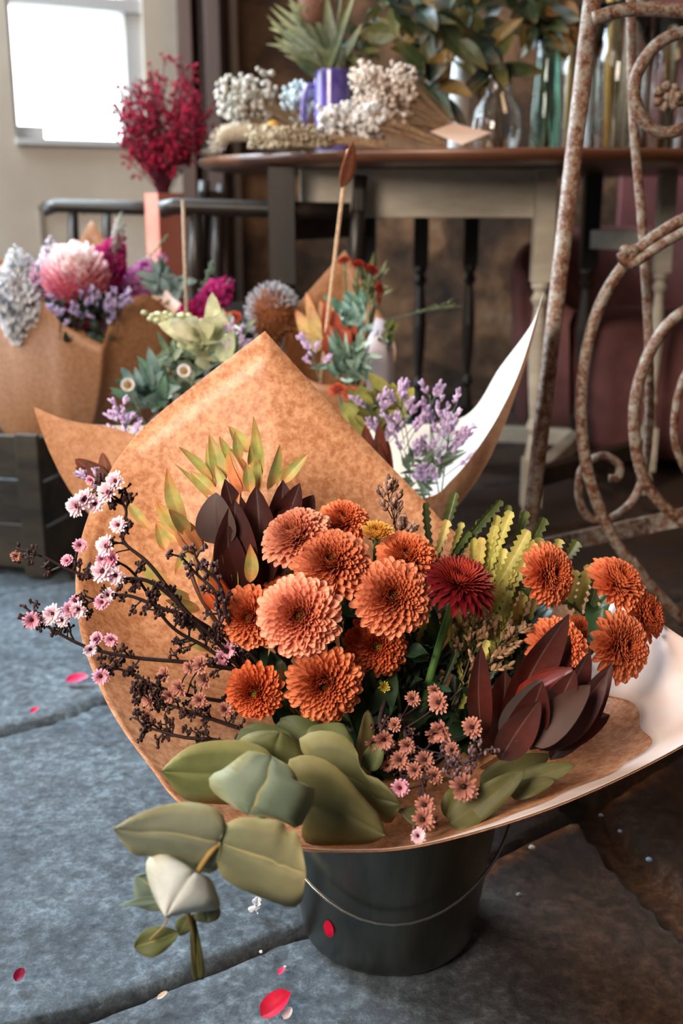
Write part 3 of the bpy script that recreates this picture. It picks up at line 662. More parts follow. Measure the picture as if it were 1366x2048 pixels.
gerbera(920, 1166, .90, 76, face_vec(.18, -.36, 1), 'dark red gerbera facing upward at the centre right of the bouquet')

# ------------------------------------------------------------------ leucadendrons
def leucadendron(base, top, lab, leaves, cols, wdt=.011, ln=.045, seed=1, bud=None, cat='foliage', name='leucadendron', spread=.5, explicit=(), curve=None, prof='lance', nr=V((0, -1, .2))):
    random.seed(seed); t = thing(name, base, lab, cat); base = V(base); top = V(top)
    pth = catmull([base, (curve or base.lerp(top, .5)), top], 12); MB().tube(pth, (.0028, .0018), 7, C(110, 70, 50)).build('stem', M['leaf'], t)
    ga = 2.4
    for i in range(leaves):
        u = 1-.55*(i/leaves)**1.1; p = pth[int(u*(len(pth)-1))]; d = (top-base).normalized(); s = perp(d); s2 = d.cross(s)
        a = i*ga; sp = spread*(.35+.9*i/leaves); dr = (d*math.cos(sp)+(s*math.cos(a)+s2*math.sin(a))*math.sin(sp)).normalized()
        L = ln*R(.8, 1.15); up = (d-dr*d.dot(dr)).normalized()*1.0
        MB().leaf(p, p+dr*L, up, wdt*R(.85, 1.15), prof, bend=R(-.12, .1), cup=.2, n=9, cols=cols, rib=mix(cols[1], (1, 1, .8), .12)).build('leaf', M['leaf'], t)
    for (bx, by, tx, ty, Y, w_) in explicit:
        a = P(bx, by, Y); b_ = P(tx, ty, Y+R(-.015, .01)); MB().leaf(a, b_, nr+rv(.35), w_*1.25*mpp(bx, by, Y), prof, bend=R(-.08, .08), cup=.22, n=12, cols=cols, side_bend=R(-.05, .05), rib=mix(cols[1], (1, 1, .8), .12)).build('leaf', M['leaf'], t)
    if bud:
        (bx, by, Y, rp, c1, c2) = bud; c = P(bx, by, Y); r = rp*1.25*mpp(bx, by, Y); d = (top-base).normalized(); mb = MB()
        for i in range(7):
            a = i*2.4; s = perp(d); s2 = d.cross(s); e = (s*math.cos(a)+s2*math.sin(a)); b0 = c-d*r*1.1+e*r*.45
            mb.leaf(b0, c+d*r*1.6+e*r*.12, e, r*1.5, 'ovate', bend=.28, cup=-.3, n=9, cols=(c1, c1, c2))
        mb.build('bud', M['leaf'], t)
    return t
GY = (C(206, 140, 88), C(158, 160, 88), C(170, 120, 66)); GG = (C(96, 112, 52), C(104, 124, 66), C(140, 110, 60)); G3 = (C(210, 140, 88), C(172, 166, 94), C(190, 110, 66))
leucadendron(NECK+V((-.03, .02, 0)), P(478, 965, 1.02), 'pale green leucadendron with red tips and a peach bud standing highest against the paper', 0, GY, seed=2, bud=(478, 948, 1.0, 27, C(206, 128, 84), C(150, 128, 66)),
  explicit=[(445, 975, 418, 868, 1.0, 30), (470, 930, 438, 872, 1.01, 18), (500, 905, 457, 852, 1.0, 26), (480, 920, 470, 862, .99, 18), (512, 975, 507, 832, 1.0, 27), (498, 930, 500, 890, .99, 12), (535, 980, 560, 888, 1.01, 22), (562, 968, 618, 906, 1.0, 22), (555, 975, 574, 932, 1.0, 16), (425, 962, 357, 893, 1.01, 17), (430, 990, 380, 942, 1.0, 26), (420, 1000, 350, 928, 1.02, 9), (432, 975, 414, 886, 1.01, 16), (520, 985, 515, 900, .99, 18), (500, 985, 492, 925, .985, 22), (455, 985, 430, 930, .99, 22)], curve=P(500, 1180, .98))
leucadendron(NECK+V((-.04, .0, 0)), P(365, 1090, .98), 'pale green leucadendron with red tips left of the burgundy leaves', 0, G3, seed=3, bud=(378, 1075, .965, 26, C(214, 140, 90), C(170, 150, 74)),
  explicit=[(370, 1052, 334, 936, .98, 30), (350, 1070, 308, 998, .98, 22), (372, 1075, 312, 1002, .965, 24), (378, 1070, 337, 1018, .96, 26), (330, 1100, 312, 1045, .99, 24), (360, 1090, 308, 1040, .985, 18), (385, 1090, 350, 1150, .97, 24), (420, 1165, 480, 985, .955, 26), (300, 1060, 246, 990, .99, 18), (340, 1170, 268, 1110, .97, 26), (380, 1190, 265, 1155, .96, 18), (430, 1180, 438, 1090, .955, 28), (420, 1260, 350, 1236, .94, 16), (425, 1300, 366, 1278, .93, 18), (456, 1190, 440, 1100, .95, 24), (500, 1165, 500, 1088, .94, 26), (470, 1190, 462, 1110, .95, 20), (380, 1200, 320, 1180, .95, 22), (400, 1220, 330, 1200, .95, 22), (440, 1200, 400, 1120, .96, 26)], curve=P(430, 1240, .95))
leucadendron(NECK+V((-.04, -.01, 0)), P(425, 1180, .93), 'orange and yellow green leucadendron bud just left of the left chrysanthemum', 8, (C(206, 92, 50), C(196, 116, 62), C(130, 120, 60)), seed=4, bud=(430, 1185, .92, 30, C(210, 96, 50), C(160, 130, 60)), ln=.04, wdt=.013, spread=.6)
BU = (C(50, 20, 18), C(66, 25, 21), C(54, 27, 27)); BU2 = (C(66, 52, 46), C(82, 62, 56), C(84, 70, 66))
t = leucadendron(NECK+V((-.03, .01, 0)), P(520, 1080, .97), 'dark burgundy broad-leaved leucadendron behind the left chrysanthemums', 0, BU, seed=6, prof='euc',
  explicit=[(500, 1180, 450, 958, .97, 62), (520, 1180, 512, 972, .96, 68), (480, 1190, 470, 1000, .95, 70), (540, 1150, 566, 960, .985, 60), (560, 1080, 600, 966, .99, 44), (590, 1060, 628, 990, .99, 40), (540, 1190, 550, 1040, .96, 60), (470, 1220, 455, 1050, .955, 60), (550, 1120, 585, 1010, .97, 50)], curve=P(530, 1250, .96))
MB().leaf(P(440, 1090, .95), P(432, 985, .955), V((-.3, -1, .2)), 92*mpp(440, 1000, .95), 'ovate', .1, .12, n=14, cols=BU2, rib=C(50, 34, 32)).build('leaf', M['glauc'], t)
# big lower-right burgundy, its shade put into darker leaf colours
DR = (C(44, 18, 14), C(84, 32, 24), C(66, 30, 26)); t = leucadendron(NECK+V((.04, -.02, 0)), P(1110, 1390, .84), 'deep burgundy leucadendron with long red-brown leaves at the lower right', 0, DR, seed=8, prof='euc', bud=(1085, 1395, .83, 52, C(110, 34, 24), C(96, 36, 28)),
  explicit=[(1010, 1470, 1138, 1228, .84, 66), (965, 1480, 962, 1290, .84, 40), (1020, 1500, 1085, 1362, .80, 62), (1050, 1480, 1140, 1270, .86, 60), (1080, 1500, 1215, 1345, .82, 58), (1060, 1500, 1180, 1300, .85, 62), (1100, 1520, 1225, 1325, .83, 52), (1040, 1500, 1050, 1310, .855, 58), (1120, 1480, 1120, 1300, .86, 58), (1080, 1500, 1150, 1340, .81, 60), (985, 1510, 1010, 1340, .85, 62), (1080, 1490, 1220, 1430, .84, 56), (1000, 1520, 1080, 1400, .79, 56)], curve=P(1020, 1500, .87))
for (a, b_, w_, cc) in (((1010, 1480, .79), (1082, 1358, .80), 66, C(62, 50, 46)), ((1060, 1490, .785), (1180, 1370, .80), 74, C(70, 44, 36))):
    MB().leaf(P(*a), P(*b_), V((-.1, -.8, .6)), w_*mpp(a[0], a[1], a[2]), 'ovate', .12, .12, n=14, cols=(cc, cc, cc)).build('leaf', M['glauc'], t)
# leaf tuft over second paper, left
t = leucadendron(P(400, 1100, 1.12), P(200, 960, 1.14), 'dull brown-pink leaf tuft against the left paper corner', 0, (C(84, 50, 38), C(116, 72, 52), C(110, 60, 44)), seed=9, prof='ovate', explicit=[(215, 965, 150, 918, 1.14, 34), (210, 962, 172, 922, 1.13, 30), (215, 960, 205, 905, 1.14, 26), (220, 970, 185, 940, 1.13, 34), (220, 965, 150, 935, 1.14, 26)])

# ------------------------------------------------------------------ serrated banksia leaves
random.seed(31)
YG = (C(120, 116, 44), C(164, 158, 76), C(186, 176, 96)); DG = (C(40, 52, 26), C(52, 66, 30), C(74, 84, 36)); PG = (C(140, 120, 50), C(176, 158, 80), C(200, 176, 100))
def banksia(lab, src, lst):
    bs = NECK+V((R(-.02, .03), R(0, .03), 0)); s0 = P(*src); t = thing('banksia_foliage', bs, lab, 'foliage', 'serrated banksia foliage behind the red gerbera')
    MB().tube(catmull([bs, s0], 8), .003, 7, C(90, 80, 50)).build('stem', M['leaf'], t)
    for (bx, by, tx, ty, Y, w_, cc) in lst:
        a = P(bx, by, Y-.01); b_ = P(tx, ty, Y+R(-.01, .015)); L = math.hypot(bx-tx, by-ty)
        MB().leaf(a, b_, V((R(-.5, .5), -1, .2)), w_*mpp(tx, ty, Y), 'strap', bend=R(-.06, .06), cup=.22, cols=cc, teeth=max(6, int(L/13)), side_bend=R(-.04, .04), rib=mix(cc[1], (1, 1, .7), .3)).build('leaf', M['leaf'], t)
banksia('serrated banksia stem with dark leaf tips against the kraft paper', (900, 1250, 1.0), [(870, 1130, 851, 1005, 1.03, 20, DG), (855, 1170, 912, 985, 1.03, 24, DG), (860, 1130, 895, 1040, 1.02, 22, PG), (895, 1130, 938, 1062, 1.02, 22, DG), (880, 1160, 1002, 1000, 1.02, 26, DG), (910, 1130, 960, 1040, 1.03, 20, YG), (840, 1250, 880, 1120, 1.0, 20, YG), (830, 1300, 858, 1210, .96, 20, YG), (900, 1120, 925, 1045, 1.035, 16, YG)])
banksia('pale yellow green serrated banksia stem in the middle of the right side', (960, 1330, .98), [(930, 1200, 994, 1030, 1.0, 28, YG), (950, 1200, 1022, 1022, 1.005, 28, YG), (960, 1230, 1056, 1060, .99, 30, YG), (975, 1250, 1070, 1085, .985, 28, YG), (985, 1200, 1018, 1010, 1.02, 20, DG), (930, 1230, 965, 1075, .995, 24, PG), (900, 1290, 975, 1150, .96, 24, YG), (930, 1300, 1010, 1160, .965, 26, YG), (950, 1310, 1030, 1140, .97, 26, YG), (970, 1330, 1050, 1190, .965, 26, YG), (905, 1340, 960, 1220, .95, 22, YG), (940, 1360, 1000, 1230, .95, 24, PG), (880, 1380, 925, 1260, .94, 22, DG), (920, 1420, 975, 1280, .93, 22, YG), (965, 1380, 1035, 1250, .94, 22, DG), (870, 1330, 890, 1220, .95, 20, DG), (1000, 1300, 1045, 1130, .98, 26, YG)])
random.seed(33)
banksia('dense low serrated banksia stem in front of the pale one', (940, 1380, .95), [(R(880, 960)+k*5, R(1300, 1380), 885+k*13+R(-8, 8), 1290-abs(k-6)*6-R(0, 90), .955+R(-.015, .02), 22, random.choice((YG, PG, DG, YG))) for k in range(13)])
banksia('tall dense yellow green serrated banksia stem rising behind the gerbera', (950, 1300, .99), [(R(915, 985)+k*4, R(1180, 1260), 925+k*12+R(-6, 6), 1085+abs(k-7)*5+R(-45, 25), 1.0+R(-.012, .015), 26, random.choice((YG, YG, PG, DG))) for k in range(15)])
banksia('serrated banksia stem at the right with short olive tips', (1060, 1290, .98), [(1020, 1130, 1052, 1022, 1.03, 26, DG), (1040, 1120, 1088, 1035, 1.02, 28, DG), (1060, 1140, 1080, 1075, 1.01, 26, YG), (1100, 1130, 1120, 1078, 1.03, 24, YG), (1120, 1130, 1155, 1082, 1.02, 28, DG), (1150, 1250, 1180, 1130, 1.0, 30, YG), (1165, 1250, 1195, 1150, 1.0, 30, DG), (1180, 1310, 1190, 1200, .99, 28, YG), (1060, 1240, 1075, 1140, .99, 24, YG), (1140, 1220, 1150, 1140, 1.0, 26, YG), (1190, 1320, 1215, 1220, .98, 24, PG)])

# ------------------------------------------------------------------ twiggy pink blossom branches at left
def blossom_mesh(seed, r, c1, c2, n=16, cc=C(60, 24, 26)):
    random.seed(seed); mb = MB()
    for k in range(n*2):
        a = 2*PI*k/n+R(-.1, .1); th = math.radians((70 if k < n else 42)+R(-12, 12)); e = V((math.cos(a), math.sin(a), 0)); d = e*math.sin(th)+V((0, 0, math.cos(th)))
        mb.leaf(e*r*.12, e*r*.12+d*r*R(.8, 1.05), V((0, 0, 1)), r*.27, 'petal', .1, .1, n=3, cols=(c1, mix(c1, c2, .6), c2))
    mb.ball((0, 0, 0), r*.3, 7, 5, cc, (1, 1, .8)); mb.tube([(0, 0, -r*.7), (0, 0, 0)], (r*.12, r*.26), 6, C(52, 30, 26))
    me = mb.mesh('blossom'); me.materials.append(M['petal']); return me
BLS = [blossom_mesh(1, .0105, C(214, 140, 164), C(252, 234, 240), 20), blossom_mesh(2, .0095, C(196, 80, 110), C(240, 190, 208), 18), blossom_mesh(3, .0092, C(136, 74, 64), C(206, 146, 128), cc=C(44, 26, 22))]
def twiggy(lab, limb, blooms, seed, bark=C(44, 28, 26), Y0=.9, dens=1.0, side=1.0, bl=0, name='waxflower_branch', budc=C(70, 42, 40), tw=30, grp='twiggy pink blossom branches on the left'):
    random.seed(seed); pts = [P(*p) for p in limb]; base = pts[0]; t = thing(name, base, lab, 'flower', grp)
    pth = catmull(pts, 10); mb = MB(); bd = MB(); mb.tube(pth, (.0021, .0009), 7, bark); m = mpp(300, 1200, .9)
    n = int(len(pth)*dens*.5)
    def cluster(p):
        for k in range(random.randint(1, 4)):
            q = p+rv(.003); bd.ball(q, R(.0008, .0017), 5, 4, mix(budc, bark, R(0, 1)), (1, 1, R(1, 1.6))); mb.tube([p, q], .0005, 4, bark, cap=False)
    for i in range(n):
        k = random.randint(3, len(pth)-2); p = pth[k]; d = (pth[k+1]-pth[k-1]).normalized(); s = d.cross(V((0, -1, 0)))*random.choice((-1, 1))*side
        dr = (d*R(.3, 1)+s*R(.5, 1)+rv(.35)).normalized(); L = R(.4, 1)*tw*m; q = p+dr*L*.55+rv(.002); e = q+(dr+rv(.6)).normalized()*L*.5
        mb.tube([p, q, e], (.0011, .0006), 5, bark); cluster(e)
        for z in range(2):
            e2 = q+(dr+rv(.9)).normalized()*L*R(.3, .6); mb.tube([q, e2], (.0007, .0005), 4, bark); cluster(e2)
    cluster(pth[-1]); mb.build('twigs', M['twig'], t); tag(bd.build('buds', M['twig'], t), kind='stuff')
    for (bx, by, Y, sc_, *k) in blooms:
        c = P(bx, by, Y); f_ = (V((R(-.8, .4), -1, R(-.1, .9)))).normalized(); inst('blossom', BLS[k[0] if k else bl], None, t, c, f_.to_track_quat('Z', 'Y'), sc_)
        j = min(range(len(pth)), key=lambda a: (pth[a]-c).length); 
        mb2 = MB().tube(catmull([pth[max(0, j-2)], pth[j].lerp(c, .6)+rv(.002), c-f_*.005], 4), .0007, 5, bark); mb2.build('blossom_stalk', M['twig'], t)
twiggy('dark twig reaching the highest, with white-pink blossoms at its tip', [(530, 1390, .92), (440, 1275, .90), (375, 1225, .88), (300, 1130, .87), (246, 1080, .87), (252, 1020, .87), (225, 990, .87), (190, 962, .87)], [(218, 985, .865, .95), (232, 962, .865, .8, 0), (172, 1000, .865, .9), (155, 1012, .86, .9), (190, 1008, .865, .75), (237, 1050, .865, .7), (182, 960, .87, .5, 1), (214, 1092, .86, .9), (225, 1118, .86, .8, 1)], 41, dens=.8)
twiggy('dark twig stretching farthest left with one hanging pink bud', [(410, 1270, .89), (350, 1200, .88), (290, 1160, .87), (205, 1158, .86), (140, 1140, .855), (90, 1115, .85), (32, 1096, .85)], [(33, 1112, .85, .55, 2), (160, 1090, .86, .65, 1), (135, 1122, .855, .6, 1), (206, 1143, .86, 1.0, 0), (232, 1150, .86, .8, 0), (205, 1118, .86, .6, 1)], 42, dens=.75)
twiggy('dark twig sweeping left above the floor with blossoms at its tip', [(480, 1340, .90), (380, 1325, .88), (270, 1315, .865), (180, 1296, .855), (110, 1262, .85), (75, 1235, .85), (45, 1210, .85)], [(64, 1240, .845, .85, 1), (105, 1228, .85, .8, 0), (98, 1238, .85, .6, 0), (140, 1220, .855, .8, 1), (158, 1218, .855, .75, 0), (195, 1278, .86, .7, 1), (223, 1278, .86, .7, 1), (180, 1298, .855, .6, 0), (125, 1240, .85, .6)], 43, dens=.75)
twiggy('dark twig in the middle of the left branches with few blossoms', [(500, 1360, .91), (400, 1250, .885), (320, 1215, .87), (250, 1190, .865), (190, 1200, .86), (150, 1215, .86)], [(205, 1205, .86, .8, 1), (215, 1190, .86, .6), (150, 1200, .86, .5, 1)], 44, dens=1.0)
twiggy('low dark twig with a pink bud hanging over the floor', [(500, 1410, .90), (400, 1395, .88), (320, 1375, .865), (260, 1345, .86), (205, 1330, .855)], [(202, 1352, .85, .8, 1), (380, 1335, .86, .7, 2), (402, 1330, .86, .9, 2), (300, 1400, .86, .8, 2), (340, 1390, .86, .8, 2)], 45, dens=1.1)
twiggy('lowest dark twig among dry blossoms against the paper', [(520, 1470, .88), (430, 1440, .87), (370, 1420, .86), (310, 1400, .86), (270, 1378, .86)], [(330, 1350, .865, .8, 2), (360, 1375, .86, .9, 2), (400, 1400, .86, .8, 2), (295, 1432, .855, .6, 2), (410, 1360, .87, .8, 2), (450, 1420, .87, .8, 2)], 46, dens=1.6)
twiggy('dark twig rising behind the chrysanthemums with silvery buds', [(500, 1340, .91), (445, 1250, .9), (430, 1185, .89), (395, 1150, .89), (360, 1110, .88)], [], 47, dens=1.0, budc=C(120, 90, 96))
twiggy('short bare dark twig running along the lower left paper', [(500, 1500, .85), (430, 1480, .845), (370, 1475, .84), (320, 1462, .84), (285, 1452, .84)], [], 48, dens=1.2, budc=C(50, 30, 28))
twiggy('second dark middle twig crossing the left branches', [(520, 1380, .915), (420, 1300, .9), (340, 1250, .885), (270, 1150, .875), (230, 1120, .87)], [(470, 1280, .9, .7, 1), (455, 1300, .9, .8, 1), (445, 1315, .9, .8, 1), (480, 1360, .9, .6, 1)], 49, dens=1.1)
twiggy('dark twig nearest the left chrysanthemum with open fork', [(520, 1330, .91), (460, 1250, .89), (440, 1170, .88), (400, 1130, .875), (385, 1095, .875)], [], 50, dens=.6, budc=C(130, 100, 110))
# brown-pink blossom sprays at the bottom centre
twiggy('brown-pink blossom spray hanging over the front paper edge', [(800, 1430, .86), (820, 1500, .82), (845, 1570, .78), (850, 1620, .76), (845, 1660, .745)], [(768, 1478, .80, 1.0, 2), (878, 1405, .83, 1.05, 2), (825, 1398, .84, .75, 2), (885, 1460, .8, 1.1, 2), (868, 1466, .8, .9, 2), (745, 1485, .80, .8, 2), (850, 1610, .76, .9, 2), (846, 1640, .745, 1.0, 2), (835, 1672, .735, .6, 0), (800, 1576, .77, .8, 1), (870, 1380, .84, .7, 2)], 51, bark=C(58, 40, 42), dens=.9, bl=2, budc=C(120, 80, 76), grp='brown-pink blossom sprays at the bouquet front')
twiggy('brown-pink blossom spray beside the burgundy leaves with silvery twigs', [(880, 1440, .86), (890, 1490, .82), (900, 1530, .79), (940, 1520, .78), (975, 1498, .78)], [(928, 1572, .77, 1.3, 2), (945, 1455, .82, 1.0, 2), (800, 1520, .8, .9, 2), (815, 1490, .8, .8, 2), (905, 1500, .79, .7, 2), (850, 1520, .8, .9, 2), (870, 1550, .79, .8, 2)], 52, bark=C(70, 56, 60), dens=1.1, bl=2, budc=C(150, 110, 110), grp='brown-pink blossom sprays at the bouquet front')
twiggy('shaded brown-pink blossom spray under the centre chrysanthemum', [(770, 1400, .88), (760, 1450, .85), (790, 1510, .82), (805, 1560, .79)], [(790, 1450, .84, .7, 2), (830, 1540, .79, .8, 2), (775, 1530, .80, .6, 2)], 53, bark=C(50, 36, 38), dens=1.2, bl=2, budc=C(110, 70, 66), grp='brown-pink blossom sprays at the bouquet front')

# ------------------------------------------------------------------ statice / limonium sprigs
def sprig(name, base, tip, lab, fcol, n=10, spread=.5, fl=.006, seed=1, stemc=C(90, 104, 84), dens=8, r=.0011, cat='flower', grp=None, flat=True, mat='dry'):
    random.seed(seed); base = V(base); tip = V(tip); t = thing(name, base, lab, cat, grp); L = (tip-base).length; ax = (tip-base).normalized()
    st_ = MB(); fm = MB(); st_.tube(catmull([base, base.lerp(tip, .5)+rv(L*.04), tip], 6), (r, r*.5), 5, stemc)
    for i in range(n):
        u = R(.3, .95); p = base.lerp(tip, u); dr = (ax*R(.6, 1)+V((R(-1, 1), R(-.6, .3), R(-.2, .4)))*spread*1.4).normalized(); l = L*R(.25, .45)*(1.2-u*.6); e = p+dr*l
        st_.tube([p, p.lerp(e, .5)+rv(l*.05), e], r*.5, 4, stemc)
        for k in range(dens):
            v = R(.45, 1.0); q = p.lerp(e, v); d2 = (dr+rv(.8)+V((0, 0, .4))).normalized(); cc = mix(fcol[0], fcol[1], R(0, 1))
            fm.ball(q+d2*fl*.6, fl*R(.2, .3), 5, 4, cc, (1, 1, 2.2), d2.to_track_quat('Z', 'Y'))
    st_.build('stems', M['leaf'], t); tag(fm.build('florets', M[mat], t), kind='stuff'); return t
LIL = (C(168, 138, 176), C(218, 196, 222)); N2 = V((P(560, 1100, 1.42).x, 1.42, .22))
gl = 'lilac statice sprigs of the second bouquet'
sprig('statice_sprig', P(880, 1010, 1.36), P(905, 820, 1.36), 'lilac statice sprig in front of the glare-white paper corner', LIL, 16, .6, .0075, 61, dens=16, grp=gl)
sprig('statice_sprig', P(820, 1010, 1.38), P(800, 800, 1.38), 'lilac statice sprig behind the right edge of the front paper', LIL, 18, .7, .0075, 62, dens=16, grp=gl)
sprig('statice_sprig', P(860, 1000, 1.34), P(850, 930, 1.34), 'low lilac statice sprig in the notch between the papers', LIL, 14, .8, .007, 63, dens=14, grp=gl)
sprig('statice_sprig', P(790, 950, 1.42), P(735, 800, 1.42), 'faint lilac statice sprig left of the notch', LIL, 12, .8, .0075, 64, dens=14, grp=gl)
sprig('statice_sprig', P(880, 1000, 1.38), P(860, 790, 1.4), 'tall lilac statice sprig topmost beside the glare-white paper corner', LIL, 12, .5, .0075, 67, dens=14, grp=gl)
sprig('statice_sprig', P(270, 930, 1.36), P(240, 810, 1.36), 'lilac statice sprig over the left paper corner', LIL, 14, .7, .007, 65, dens=14, grp=gl)
sprig('statice_sprig', P(230, 1000, 1.10), P(165, 950, 1.1), 'tiny lilac statice sprig by the pink blossoms', LIL, 5, .6, .007, 66, dens=6, grp=gl)
sprig('statice_sprig', P(800, 1120, .98), P(775, 985, .99), 'dry beige heath sprig standing between chrysanthemums and paper', (C(96, 70, 60), C(190, 150, 130)), 12, .5, .007, 68, dens=12, stemc=C(60, 44, 36))
sprig('statice_sprig', P(770, 1130, .97), P(820, 1045, .97), 'dry beige heath sprig leaning right beside the golden bloom', (C(96, 70, 60), C(200, 160, 140)), 10, .5, .007, 69, dens=12, stemc=C(60, 44, 36))
sprig('statice_sprig', P(900, 1420, .93), P(960, 1230, .95), 'fine beige filler sprig among the serrated leaves', (C(120, 90, 64), C(196, 156, 120)), 16, .6, .007, 70, dens=9, stemc=C(70, 60, 40))
sprig('statice_sprig', P(900, 1400, .92), P(1030, 1260, .93), 'fine beige filler sprig near the right chrysanthemum stems', (C(120, 90, 64), C(196, 156, 120)), 14, .6, .007, 71, dens=9, stemc=C(70, 60, 40))

# ------------------------------------------------------------------ eucalyptus
EC = (C(122, 132, 104), C(118, 134, 116), C(112, 130, 116)); EO = (C(92, 100, 58), C(100, 108, 66), C(96, 104, 62)); EW = (C(150, 160, 150), C(186, 198, 200), C(160, 170, 160))
RIB = C(190, 176, 110)
def euc_leaf(parent, a, b_, w_, cols, nrm=(0, -1, .4), prof='ovate', bend=.08, cup=.12, wave=.06, mat='glauc', rib=RIB):
    A = P(*a); B = P(*b_); MB().leaf(A, B, V(nrm), w_*mpp(*a), prof, bend, cup, n=18, cols=cols, rib=rib, wave=wave).build('leaf', M[mat], parent, solid=.0004)
bs = NECK+V((-.03, -.04, .02))
t = thing('eucalyptus_branch', bs, 'big grey-green eucalyptus stem drooping over the front of the bucket', 'foliage')
pth = catmull([bs, P(640, 1560, .80), P(560, 1610, .71), P(500, 1650, .665), P(437, 1688, .64), P(395, 1745, .635), P(372, 1800, .65), P(386, 1870, .66), P(390, 1955, .665)], 8)
MB().tube(pth, lambda u: .0022-.0005*u, 8, C(196, 150, 76), col2=C(92, 90, 52)).build('stem', M['glauc'], t)
def pleaf(parent, pts, tip, Yb, Yt, cols, bow=.008, rib=RIB, n=16):
    # leaf blade following its own irregular margin: pts run from the stalk round one side to the tip (index) and back
    up = pts[:tip+1]; lo = [pts[0]]+pts[:tip-1:-1]
    def rs(l):
        q = catmull([V((x, y, 0)) for x, y in l], 6); Ls = [0]
        for a, b_ in zip(q, q[1:]): Ls.append(Ls[-1]+(b_-a).length)
        out = []
        for i in range(n+1):
            w_ = Ls[-1]*i/n; k = max(1, next((k for k, v in enumerate(Ls) if v >= w_-1e-9), len(q)-1)); out.append(q[k-1].lerp(q[k], (w_-Ls[k-1])/max(1e-9, Ls[k]-Ls[k-1])))
        return out
    A, B = rs(up), rs(lo); VV = (-1, -.6, -.28, -.05, 0, .05, .28, .6, 1); vs = []; cs = []; W = len(VV); ph = R(0, 6)
    for i in range(n+1):
        u = i/n; md = (A[i]+B[i])/2; st_ = V((pts[0][0]*(1-u)+pts[tip][0]*u, pts[0][1]*(1-u)+pts[tip][1]*u, 0)); md = md.lerp(st_, .4)
        for v in VV:
            p = md.lerp(A[i] if v > 0 else B[i], abs(v)); Y = Yb*(1-u)+Yt*u+bow*v*v*math.sin(PI*u)+.0025*math.sin(ph+u*8+v*3)*abs(v)+(.0012 if v == 0 else 0)
            vs.append(P(p.x, p.y, Y)); c_ = mix(cols[0], cols[1], u); c_ = mix(c_, C(176, 166, 110), .45 if abs(v) == 1 else 0); cs.append(mix(c_, rib, .75*(1-.6*u)) if (v == 0 and rib) else c_)
    fs = [(i*W+j, i*W+j+1, (i+1)*W+j+1, (i+1)*W+j) for i in range(n) for j in range(W-1)]
    MB().add(vs, fs, cs).build('leaf', M['glauc'], parent, solid=.0004)
pleaf(t, [(439, 1684), (452, 1645), (433, 1618), (384, 1604), (332, 1609), (270, 1631), (226, 1657), (244, 1684), (266, 1710), (292, 1712), (340, 1722), (393, 1742), (430, 1745), (440, 1715)], 6, .64, .62, (C(126, 128, 104), C(120, 126, 108)))
pleaf(t, [(439, 1684), (446, 1653), (481, 1635), (529, 1638), (565, 1644), (577, 1666), (592, 1660), (604, 1697), (613, 1745), (604, 1802), (582, 1815), (543, 1802), (485, 1778), (446, 1754), (433, 1720)], 8, .64, .635, (C(112, 118, 92), C(134, 126, 90)))
pleaf(t, [(496, 1631), (446, 1600), (422, 1578), (420, 1552), (446, 1539), (481, 1512), (503, 1501), (543, 1512), (582, 1534), (600, 1568), (626, 1572), (628, 1600), (608, 1640), (595, 1657), (551, 1638)], 7, .668, .69, (C(104, 118, 98), C(108, 122, 104)))
pleaf(t, [(389, 1745), (420, 1758), (433, 1785), (439, 1815), (411, 1822), (376, 1826), (332, 1835), (314, 1807), (299, 1767), (292, 1728), (305, 1708), (332, 1706), (367, 1723)], 6, .632, .61, (C(186, 194, 192), C(196, 200, 194)), bow=.014, rib=C(170, 166, 140))
pleaf(t, [(400, 1800), (436, 1812), (438, 1835), (415, 1846), (389, 1837)], 3, .64, .64, (C(84, 90, 66), C(70, 76, 54)))
euc_leaf(t, (345, 1800, .655), (272, 1750, .65), 90, EC, (0, -.9, .2), 'euc')
euc_leaf(t, (340, 1800, .64), (234, 1812, .62), 22, EC, (0, -.4, .9), 'lance')
euc_leaf(t, (268, 1895, .64), (356, 1865, .65), 56, EO, (0, -.9, .4), 'euc')
euc_leaf(t, (378, 1830, .66), (358, 1870, .66), 34, EO, (0, -.9, .2), 'euc')
euc_leaf(t, (384, 1830, .66), (398, 1960, .665), 26, (C(82, 84, 44), C(96, 92, 48), C(84, 84, 44)), (.3, -.9, 0), 'strap', bend=.04)
MB().tube([P(345, 1810, .645), P(330, 1850, .64), P(300, 1880, .64)], .0009, 6, C(150, 130, 90)).build('leaf_stalk', M['glauc'], t)
bs = NECK+V((-.01, -.04, .02)); t2 = thing('eucalyptus_branch', bs, 'olive green eucalyptus stem with round leaves lying inside the paper behind the drooping one', 'foliage')
MB().tube(catmull([bs, P(680, 1560, .80), P(640, 1580, .76)], 8), .002, 8, C(150, 130, 70)).build('stem', M['glauc'], t2)
OL = lambda a, b_: (C(*a), C(*b_))
pleaf(t2, [(560, 1570), (543, 1508), (499, 1484), (446, 1480), (384, 1490), (345, 1517), (321, 1543), (345, 1574), (376, 1602), (446, 1609), (520, 1610)], 6, .775, .765, OL((98, 104, 62), (104, 110, 64)), rib=C(112, 112, 70))
pleaf(t2, [(630, 1620), (578, 1560), (578, 1519), (617, 1510), (657, 1523), (692, 1552), (727, 1596), (758, 1631), (771, 1670), (744, 1686), (683, 1690), (617, 1688), (604, 1657)], 8, .742, .73, OL((112, 108, 68), (104, 98, 60)), rib=C(120, 112, 70))
pleaf(t2, [(640, 1560), (597, 1486), (622, 1464), (661, 1462), (696, 1477), (716, 1508), (723, 1543), (758, 1558), (788, 1587), (802, 1610), (784, 1644), (760, 1640), (700, 1600)], 9, .785, .76, OL((110, 110, 72), (82, 82, 50)), rib=C(110, 106, 66))
